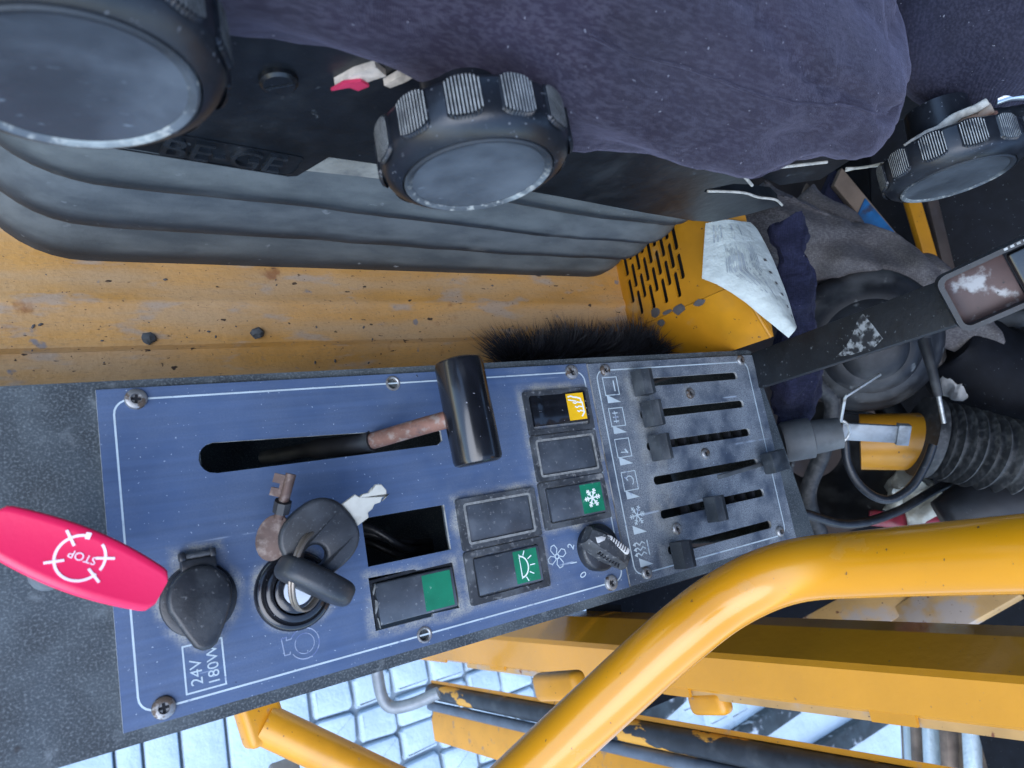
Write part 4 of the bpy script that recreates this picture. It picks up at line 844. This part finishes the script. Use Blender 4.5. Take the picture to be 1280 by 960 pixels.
# ------------------------------------------------------------------ hand brush on the floor
hb_ = thing('hand_brush', 'black bristle hand brush lying on the floor against the console', 'brush', (385, 30, -100))
b = MB(); b.tube(spline([(300, 20, -92), (350, 24, -90), (420, 24, -90), (485, 20, -90)]), [3, 8] + [11] * 22 + [4], 12); b.build('brush_core', 'bristle', hb_)
b = MB(); rnd = random.Random(3)
for q in range(5200):
    t = rnd.random(); x = 298 + 190 * t; a = rnd.uniform(-0.35, 1.0) * PI * 0.5 + 0.2
    base = Vector((x, 20 + rnd.uniform(-6, 6), -92 + rnd.uniform(0, 8)))
    d = Vector((rnd.gauss(0, 0.30) - 1.2 * max(0, 0.16 - t) / 0.16 + 0.5 * max(0, t - 0.94) / 0.06, math.cos(a) + rnd.gauss(0, 0.2), math.sin(a) * 0.9 + rnd.gauss(0, 0.15))).normalized()
    ln = rnd.uniform(26, 44) * (1.0 + 0.1 * math.sin(x * 0.09)); s_ = d.cross(Vector((rnd.gauss(0, 1), rnd.gauss(0, 1), rnd.gauss(0, 1)))).normalized() * 0.32
    m_ = base + d * ln * 0.6 + Vector((0, 0, 1)); tp = base + d * ln + Vector((rnd.gauss(0, 2), rnd.gauss(0, 2), -2))
    if tp.z < -99: tp.z = -98.5
    b.add([base - s_, base + s_, m_ + s_ * 0.8, m_ - s_ * 0.8, tp], [[0, 1, 2, 3], [3, 2, 4]])
o = b.build('bristles', 'bristle', hb_, flat=True); o['kind'] = 'stuff'

# pebbles and crumbs on the floor
def pebble(x, y, r, seed, label):
    b_ = bmesh.new(); bmesh.ops.create_icosphere(b_, subdivisions=2, radius=1); rnd = random.Random(seed)
    for v in b_.verts: v.co *= 1 + 0.35 * noise.noise(v.co * 1.6 + Vector((seed, 0, 0)))
    m_ = MB(); m_.bm(b_, 0, T(x, y, -100.6 + r * 0.55) @ Matrix.Diagonal((r, r * 0.85, r * 0.62, 1))); o = m_.build('pebble', 'grey_rubber', sharp=25); tag(o, label, 'pebble'); return o
pebble(36.5, 53.5, 4.4, 1, 'round dark grey pebble lying against the floor rib')
pebble(104, 56, 4.8, 6, 'angular dark grey pebble with broken edge on the floor rib')
b = MB()
for q in range(48):
    rnd = random.Random(q + 50); x, y = rnd.uniform(-60, 430), rnd.uniform(8, 100); r = rnd.uniform(0.4, 1.2)
    z = -104 if y < 45 else -100.2
    b_ = bmesh.new(); bmesh.ops.create_icosphere(b_, subdivisions=1, radius=r); b.bm(b_, 0, T(x, y, z + r * 0.5) @ RZ(rnd.uniform(0, 180)) @ Matrix.Diagonal((1.4, 0.8, 0.6, 1)))
o = b.build('grit', 'chip', flat=True); o['kind'] = 'stuff'; o['label'] = 'scattered dark grit on the orange floor'; o['category'] = 'grit'

# ------------------------------------------------------------------ black post at the rear of the console with clevis
po = thing('console_post', 'black flat steel post rising from the rear end of the console', 'post', (498, -16, -20))
pA, pB = at(948, 463, 612), at(1192, 377, 450)
def flatbar(a, b_, w0, w1, th, side): 
    side = Vector(side).normalized(); ax_ = (b_ - a).normalized(); nrm = ax_.cross(side).normalized(); rows = []
    for p, w in ((a, w0), (b_, w1)):
        rows.append([p + side * w / 2 + nrm * th / 2, p - side * w / 2 + nrm * th / 2, p - side * w / 2 - nrm * th / 2, p + side * w / 2 - nrm * th / 2])
    m_ = MB(); m_.grid(rows, True, cap=True)
    bm_ = bmesh.new(); vv = [bm_.verts.new(v) for v in m_.v]; [bm_.faces.new([vv[i] for i in f]) for f in m_.f]
    bmesh.ops.bevel(bm_, geom=list(bm_.edges), offset=1.2, segments=2, affect='EDGES', profile=0.5); q = MB(); q.bm(bm_); return q
flatbar(pA - (pB - pA) * 0.12, pB, 31, 31, 8, (0.05, 1, 0)).build('post_bar', 'post_black', po)
rnd = random.Random(9); pm_ = pA.lerp(pB, 0.6); MQ = frame(pm_, (pB - pA).normalized().cross(Vector((0.05, 1, 0)).normalized()), (pB - pA))
for sg in (1, -1):
    if (MQ @ Vector((0, 0, sg)) - CAM).length < (pm_ - CAM).length: zq = sg
b = MB(); b.prism([(-22, -11), (-8, -13), (12, -13), (20, -9), (15, 2), (9, 13), (3, 9), (-4, 0), (-13, -7)], 4.05 * zq, 4.3 * zq, M=MQ); b.build('scuff', 'scuff', po)
axv = (pB - pA).normalized(); MC = frame(pB + axv * 14 + Vector((-8, 0, -6)), Vector((-0.84, -0.25, 0.48)), axv)
cl = thing('belt_buckle', 'worn buckle housing with chipped silver recess on the black post', 'buckle', pB)
b = MB(); holes(b, [rrect(-8, 95, -20, 17, 6, 4), rrect(-5, 92, -17, 14, 4, 4)], -3, 13); b2 = MB(); b2.add(b.v, b.f, 0, MC); b2.build('housing', 'post_black', cl)
b = MB(); b.box(-5.4, 30, -17.4, 14.4, -2, 3, bev=0.5, M=MC); b.build('worn_recess', 'buckle_worn', cl)
b = MB(); b.box(31, 88, -15, 12, -2, 8, bev=2, M=MC); b.build('press_button', 'gloss_black', cl)
b = MB()
for q in range(12): b.box(30 + q * 3.4, 32 + q * 3.4, 15.2, 16.6, 12.6, 13.6, M=MC)
b.build('worn_knurl', 'rib_worn', cl)

# ------------------------------------------------------------------ clutter behind the console
gc = thing('grey_jacket', 'crumpled grey cloth jacket heaped behind the seat', 'jacket', at(1040, 340, 800))
hang('sleeve', [at(930, 258, 780), at(985, 290, 770), at(1050, 320, 775), at(1110, 345, 790), at(1165, 385, 810), at(1230, 425, 830)], [40, 46, 44, 46, 44, 40], 'grey_cloth', 0.8, gc, n=48, wob=16, sc=0.008, fold=22)
hang('sleeve', [at(1005, 395, 800), at(1060, 375, 790), at(1110, 362, 785), at(1165, 345, 800)], [34, 36, 38, 30], 'grey_cloth', 0.8, gc, n=48, wob=16, sc=0.008, fold=22)
hang('bundle', [at(990, 330, 850), at(1040, 400, 860), at(1110, 420, 860), at(1180, 415, 870)], [50, 64, 60, 40], 'grey_cloth', 0.7, gc, n=48, wob=14, sc=0.014, fold=26)
hang('collar', [at(1000, 250, 820), at(1045, 290, 800), at(1100, 330, 800)], [26, 30, 22], 'grey_cloth', 0.7, gc, wob=8)
hang('navy_rag', [at(985, 280, 640), at(998, 340, 640), at(1000, 400, 650), at(990, 450, 680), at(1000, 500, 700), at(992, 530, 710)], [20, 22, 26, 34, 32, 24], 'navy_cloth', 0.5, None, n=40, wob=12, sc=0.025, fold=14)
tag(bpy.data.objects['navy_rag'], 'dark navy rag hanging between the white sheet and the jacket', 'rag')
def slab(name, a, b_, w, th, side, m): return flatbar(a, b_, w, w, th, side).build(name, m)
tag(slab('wooden_batten', at(1045, 222, 850), at(1195, 402, 850), 22, 14, (0.3, 0.8, 0.5), 'brown_strip'), 'light brown batten leaning behind the grey jacket', 'batten')
tag(slab('thin_lath', at(1005, 235, 830), at(1075, 315, 830), 12, 8, (0.3, 0.8, 0.5), 'brown_strip'), 'short brown lath lying on the collar of the jacket', 'lath')
bb = slab('blue_roll', at(1030, 236, 870), at(1115, 325, 870), 44, 24, (0.3, 0.8, 0.5), 'navy_cloth'); tag(bb, 'dark roll with bright blue band beside the batten', 'roll')
slab('blue_band', at(1066, 272, 856), at(1104, 316, 856), 46, 26, (0.3, 0.8, 0.5), 'blue_tape'); o = bpy.data.objects['blue_band']; w_ = ORG[o]; o.parent = bb; o.location = (w_ - ORG[bb]) * S
tag(slab('orange_strip', at(1128, 210, 900), at(1175, 372, 900), 19, 10, (0.9, -0.2, 0.4), 'wall_paint'), 'narrow orange upright strip behind the recliner knob', 'strip')
tag(slab('grey_strip', at(1155, 215, 910), at(1190, 360, 910), 16, 8, (0.9, -0.2, 0.4), 'cab_brown'), 'narrow brownish upright strip beside the orange one', 'strip')
b = MB(); MP = frame(at(1260, 290, 930), (-0.8, -0.3, 0.5)); b.box(-160, 190, -70, 230, -12, 0, bev=4, M=MP @ RZ(15)); tag(b.build('black_cover', 'cab_black'), 'plain black cover panel behind the buckle', 'cover')
# cables and hoses crossing the dark space
for nm, pts, r_, m_, lb in (('thin_hose', [(1000, 470, 760), (1040, 500, 770), (1030, 560, 780), (1010, 620, 790), (1030, 680, 800)], 9, 'hose_rubber', 'dusty thin hose hanging behind the end of the slider panel'),
                       ('heater_hose', [(1020, 400, 850), (1080, 470, 870), (1140, 560, 860), (1150, 640, 850)], 15, 'rubber_dark', 'dark heater hose running down behind the orange pipe'),
                       ('wiring_loom', [(1300, 395, 900), (1240, 405, 880), (1215, 440, 850), (1240, 480, 830), (1310, 500, 820)], 11, 'grey_rubber', 'taped wiring loom passing behind the buckle'),
                       ('earth_cable', [(1000, 640, 760), (1060, 655, 770), (1120, 640, 790), (1200, 600, 800), (1290, 610, 800)], 5, 'black_plastic', 'thin black cable crossing above the handrail')):
    b = MB(); b.tube(spline([at(*q) for q in pts], 10), r_, 14); tag(b.build(nm, m_), lb, 'cable' if nm in ('earth_cable', 'wiring_loom') else 'hose')
# rubber boot
c = at(1082, 428, 760); MBt = frame(c, (-0.75, -0.35, 0.62))
b = MB(); b.lathe([(0.01, 46), (18, 45.5), (29, 42), (33, 37), (38, 37), (45, 33), (50, 25), (54, 24), (60, 21), (65, 12), (69, 10), (74, 6), (78, -4), (77, -16), (70, -40)], 56, MBt); tag(b.build('rubber_boot', 'rubber_dark'), 'round black rubber boot with stepped rings under the post', 'boot')
# grey handle with steel tongue
th_ = thing('handle', 'grey rubber grip with a flat galvanised steel tongue behind the sliders', 'handle', at(1010, 550, 640))
b = MB(); a_, b_ = at(978, 553, 650), at(1050, 541, 640); b.tube([a_, a_.lerp(b_, 0.05), a_.lerp(b_, 0.5), a_.lerp(b_, 0.52), b_], [17, 18.5, 18.5, 15.5, 14], 24); b.build('grip', 'grey_rubber', th_)
b = MB(); MT = frame(at(1090, 541, 636), (-0.7, -0.4, 0.65), at(1135, 540, 640) - at(1050, 542, 636)); b.box(-26, 28, -8, 8, -2, 2, bev=0.8, M=MT); b.box(20, 31, -9.5, 9.5, -4, 4, bev=1.2, M=MT); b.build('tongue', 'galvanised', th_)
b = MB(); b.tube([MT @ Vector((-28 + 8.5 * math.cos(2 * PI * k / 20), 10 * math.sin(2 * PI * k / 20), 1)) for k in range(20)], 1.7, 8, closed=True); b.build('eye', 'worn_steel', th_)
b = MB(); b.lathe([(0.01, 1.5), (5, 1.5), (6.5, -1)], 16, MT @ T(-27, 0, 0)); b.build('rivet', 'rusty_steel', th_)
b = MB(); b.tube([at(1051, 527, 634), at(1056, 498, 630), at(1058, 495, 629), at(1100, 468, 640)], 1.5, 8); tag(b.build('bent_wire', 'worn_steel'), 'thin bent steel wire rising from the grey grip', 'wire')
sl2 = thing('slim_lever', 'slim black lever with bare steel tip beside the corrugated hose', 'lever', at(1170, 500, 700))
b = MB(); b.tube([at(1155, 425, 700), at(1165, 462, 690), at(1173, 495, 690)], [6, 4.6, 4.2], 12); b.build('sleeve', 'rubber_dark', sl2)
b = MB(); b.tube([at(1173, 494, 690), at(1180, 529, 690)], [2.4, 2.2], 10); b.build('tip', 'worn_steel', sl2)
# orange pipe and corrugated hose
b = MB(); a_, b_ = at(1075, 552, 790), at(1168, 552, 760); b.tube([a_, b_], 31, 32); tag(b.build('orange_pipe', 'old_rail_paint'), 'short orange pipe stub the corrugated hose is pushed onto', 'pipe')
P = spline([at(1150, 545, 750), at(1200, 556, 745), at(1260, 572, 745), at(1330, 580, 760)], 44); rad = []
for i in range(len(P)):
    ph = i / len(P) * 14; r_ = 33 + 9 * (0.5 + 0.5 * math.cos(2 * PI * ph)) ** 2.2
    rad.append(r_ if i > 12 else 43)
b = MB(); b.tube(P, rad, 36); tag(b.build('corrugated_hose', 'hose_rubber', sharp=60), 'dusty black corrugated air hose', 'hose')
b = MB(); b.tube([at(1055, 552, 690), at(1062, 585, 690), at(1080, 612, 690), at(1110, 626, 690), at(1140, 612, 690), at(1156, 585, 690), at(1160, 562, 690)], 5.0, 10)
b2 = MB(); P = spline([at(1056, 548, 690), at(1060, 580, 690), at(1078, 610, 690), at(1108, 625, 690), at(1138, 610, 690), at(1157, 580, 690), at(1166, 556, 690)], 6); b2.tube(P, 4.2, 10); tag(b2.build('cable_loop', 'black_plastic'), 'black cable loop hanging below the grey grip', 'cable')
b = MB(); MK = frame(at(1062, 588, 860), (-0.5, -0.35, 0.8)); b.lathe([(40, -90), (62, -20), (70, 0), (74, 0), (74, -4), (66, -90)], 40, MK); tag(b.build('black_tub', 'rubber_dark'), 'open black rubber tub standing under the cable loop', 'tub')
hang('plastic_bag', [at(1105, 622, 850), at(1140, 630, 840), at(1180, 640, 840)], [26, 36, 22], 'bag_plastic', 0.5, wob=20, sc=0.03); tag(bpy.data.objects['plastic_bag'], 'cream crumpled plastic bag below the corrugated hose', 'bag')
hang('red_wrapper', [at(1090, 648, 830), at(1140, 652, 825), at(1190, 648, 825)], [8, 9, 6], 'bag_red', 0.4, wob=6); tag(bpy.data.objects['red_wrapper'], 'dark red wrapper under the cream plastic bag', 'wrapper')
hang('white_packet', [at(1165, 475, 820), at(1190, 475, 815), at(1212, 470, 820)], [16, 24, 16], 'white_crumple', 0.6, wob=14, sc=0.03); tag(bpy.data.objects['white_packet'], 'crumpled white packet behind the slim lever', 'packet')
hang('black_hose', [at(1180, 648, 760), at(1230, 630, 755), at(1300, 618, 760), at(1380, 620, 780)], [20, 32, 36, 36], 'rubber_dark', 1, wob=3); tag(bpy.data.objects['black_hose'], 'thick plain black hose under the corrugated one', 'hose')
hang('black_bellows_arm', [at(1180, 430, 830), at(1240, 470, 830), at(1320, 480, 850)], [46, 60, 60], 'cab_black', 1, wob=5); tag(bpy.data.objects['black_bellows_arm'], 'bulky black housing behind the corrugated hose', 'housing')

# ------------------------------------------------------------------ handrail, pillar, seal, outside fittings
hr = MB()
RV = Vector((358, -151, 0))
P = spline([at(560, 1062, 470), at(665, 962, 462), at(760, 874, 453), at(850, 793, 447), at(917, 744, 446), at(990, 714, 434), at(1092, 704, 403), at(1280, 692, 342), at(1420, 684, 310)], 10)
hr.tube(P, 18.8, 40, up=(0, 0, 1)); tag(hr.build('handrail', 'rail_paint', sharp=70), 'glossy yellow bent tube handrail beside the console', 'handrail')
pil = thing('door_pillar', 'yellow painted door pillar with folded flange and notches', 'pillar', (500, -270, -900))
def vp(x, y, sx, sy, z): return Vector((x + sx * z, y + sy * z, z))
Z0, Z1 = -1150, 520
prof_ = [((529, -239.5), (0.004, 0.013)), ((491, -255.5), (0.007, 0.023)), ((488, -260), (0.007, 0.024)), ((496, -292), (0.012, 0.034)), ((502, -296), (0.012, 0.034)), ((560, -290), (0.01, 0.03)), ((560, -240), (0.004, 0.013))]
b = MB(); b.grid([[vp(*a, *s_, z) for a, s_ in prof_] for z in range(Z0, Z1 + 1, 40)], True, cap=True); b.build('post', 'pillar_paint', pil, sharp=20)
def fl_tab(z0, z1, w):
    b = MB(); b.grid([[vp(497, -292.5, 0.012, 0.034, z), vp(497.5, -292.5 - w, 0.012, 0.034, z), vp(500.5, -292.5 - w, 0.012, 0.034, z), vp(500.5, -292.5, 0.012, 0.034, z)] for z in (z0, z0 + 4, z1 - 4, z1)], True, cap=True); return b.build('flange_tab', 'pillar_paint', pil)
for z0, z1, w_ in ((-1100, -700, 5), (-560, -520, 6), (-205, -168, 9), (24, 60, 9), (200, 240, 9)): fl_tab(z0, z1, w_)
b = MB(); b.grid([[vp(503, -294, 0.012, 0.034, z), vp(503, -303, 0.012, 0.034, z), vp(507, -303, 0.012, 0.034, z), vp(507, -294, 0.012, 0.034, z)] for z in (-640, 500)], True, cap=True); b.build('inner_flange', 'strut_paint', pil)
for (px_, py_, w_, h_) in ((700, 860, 26, 70), (888, 880, 22, 44)):
    c = at(px_, py_, 700); b = MB(); b.box(-9, 9, -w_ * 0.45, w_ * 0.6, -h_ * 0.55, h_ * 0.55, bev=7, seg=3, M=T(*c) @ RX(-8)); b.build('hinge_lug', 'old_rail_paint', pil)
sp_ = thing('seal_post', 'orange door frame member edged with chipped black rubber seal', 'door frame', (480, -340, -850))
def bear(px1, py1, px2, py2, hd, z):
    def a(px_, py_): r = ROT @ Vector((px_ - 640, 480 - py_, -FPX)); h_ = math.hypot(r.x, r.y); return Vector((r.x / h_, r.y / h_)), CAM.z + hd * r.z / h_
    (d1, z1), (d2, z2) = a(px1, py1), a(px2, py2); t = (z - z1) / (z2 - z1); d = d1.lerp(d2, t); return Vector((CAM.x + d.x * hd, CAM.y + d.y * hd, z))
zz = [-800 + 1320 * k / 30 for k in range(31)]
L0 = [bear(560, 868, 1150, 984, 600, z) for z in zz]
b = MB(); b.tube(L0, 13, 16, up=(0, 1, 0)); b.build('rubber_seal', 'seal_rubber', sp_, sharp=70)
L1 = [bear(560, 887, 1100, 1008, 606, z) for z in zz]
b = MB(); b.tube(L1, 7.5, 12, up=(0, 1, 0)); b.build('seal_lip', 'seal_grey', sp_, sharp=70)
b = MB(); b.grid([[p + Vector((8, 0, 0)), p + Vector((-2, -16 * 1.4, 0)), p + Vector((-2, -40 * 1.4, 0)), p + Vector((14, -40 * 1.4, 0)), p + Vector((16, 0, 0))] for p in L1], True, cap=True); b.build('frame_plate', 'old_rail_paint', sp_, sharp=25)
b = MB(); b.grid([[p + Vector((2, 18, 0)), p + Vector((0, 14, 0)), p + Vector((6, 10, 0)), p + Vector((12, 14, 0))] for p in L0], True, cap=True); b.build('paint_edge', 'old_rail_paint', sp_, sharp=25)
for i, (a, b_, w_) in enumerate(((at(1012, 802, 900), at(1150, 728, 860), 52), (at(1095, 812, 860), at(1260, 716, 800), 56))):
    tag(slab('floor_strut', a, b_, w_, 22, (0.25, 0.85, -0.4), 'strut_paint'), ('dull yellow floor strut behind the pillar', 'dusty pitted floor strut running up beside the pillar')[i], 'strut')
# tube step rail outside
sr = thing('step_rail', 'orange tube step rail below the console edge outside', 'rail', at(330, 900, 780))
a_, b_ = at(330, 905, 780), at(500, 985, 800)
b = MB(); b.tube([a_, b_], 21, 28); b.build('tube', 'old_rail_paint', sr)
M_ = frame(a_, (a_ - b_).normalized()); b = MB(); b.box(-20, 24, -26, 26, -14, 16, bev=7, seg=3, M=frame(at(322, 898, 780), (0.2, 0.1, 1)) @ RZ(10)); b.build('end_bracket', 'old_rail_paint', sr)
b = MB(); P = spline([at(468, 815, 1050), at(472, 845, 1050), at(478, 872, 1050), at(490, 884, 1050), at(515, 880, 1050), at(548, 866, 1050)], 6); b.tube(P, 9, 12); tag(b.build('steel_hook', 'hook_grey'), 'bent grey steel hook outside below the console', 'hook')
b = MB(); b.box(-16, 16, -150, 150, -10, 10, bev=3, M=T(*at(332, 1010, 900)) @ RX(60)); tag(b.build('step_bracket', 'hook_grey'), 'grey steel bracket under the orange step rail', 'bracket')
# plain dark bars laid on the snow, muddy tyre
for i, (a, b_) in enumerate(((atz(880, 952, -1585), atz(1005, 868, -1585)), (atz(985, 965, -1585), atz(1120, 880, -1585)), (atz(760, 940, -1585), atz(850, 860, -1585)))):
    tag(slab('dark_bar', a, b_, 75, 60, (0.2, 1, 0), 'bar_dark'), 'dark bar half sunk in snow outside the cab', 'dark_bar', 'dark bars lying in the snow')
ty = thing('tyre', 'muddy tyre with snow packed between its lugs beyond the pillar', 'tyre', at(1260, 950, 1500))
c = at(1335, 945, 1500); MTy = frame(c, (0.2, 0.95, 0.1), (1, 0, 0))
b = MB(); b.lathe([(200, -110), (260, -110), (280, -80), (285, 0), (280, 80), (260, 110), (200, 110)], 60, MTy); b.build('carcass', 'tyre_mud', ty)
for q in range(36):
    b = MB(); b.box(-12, 12, -95, 95, 0, 34, bev=7, M=MTy @ RZ(q * 10) @ T(0, 0, 0) @ RY(90) @ RZ(90) @ T(0, 0, 276)) ; b.build('lug', 'snow' if q % 2 else 'tyre_mud', ty)
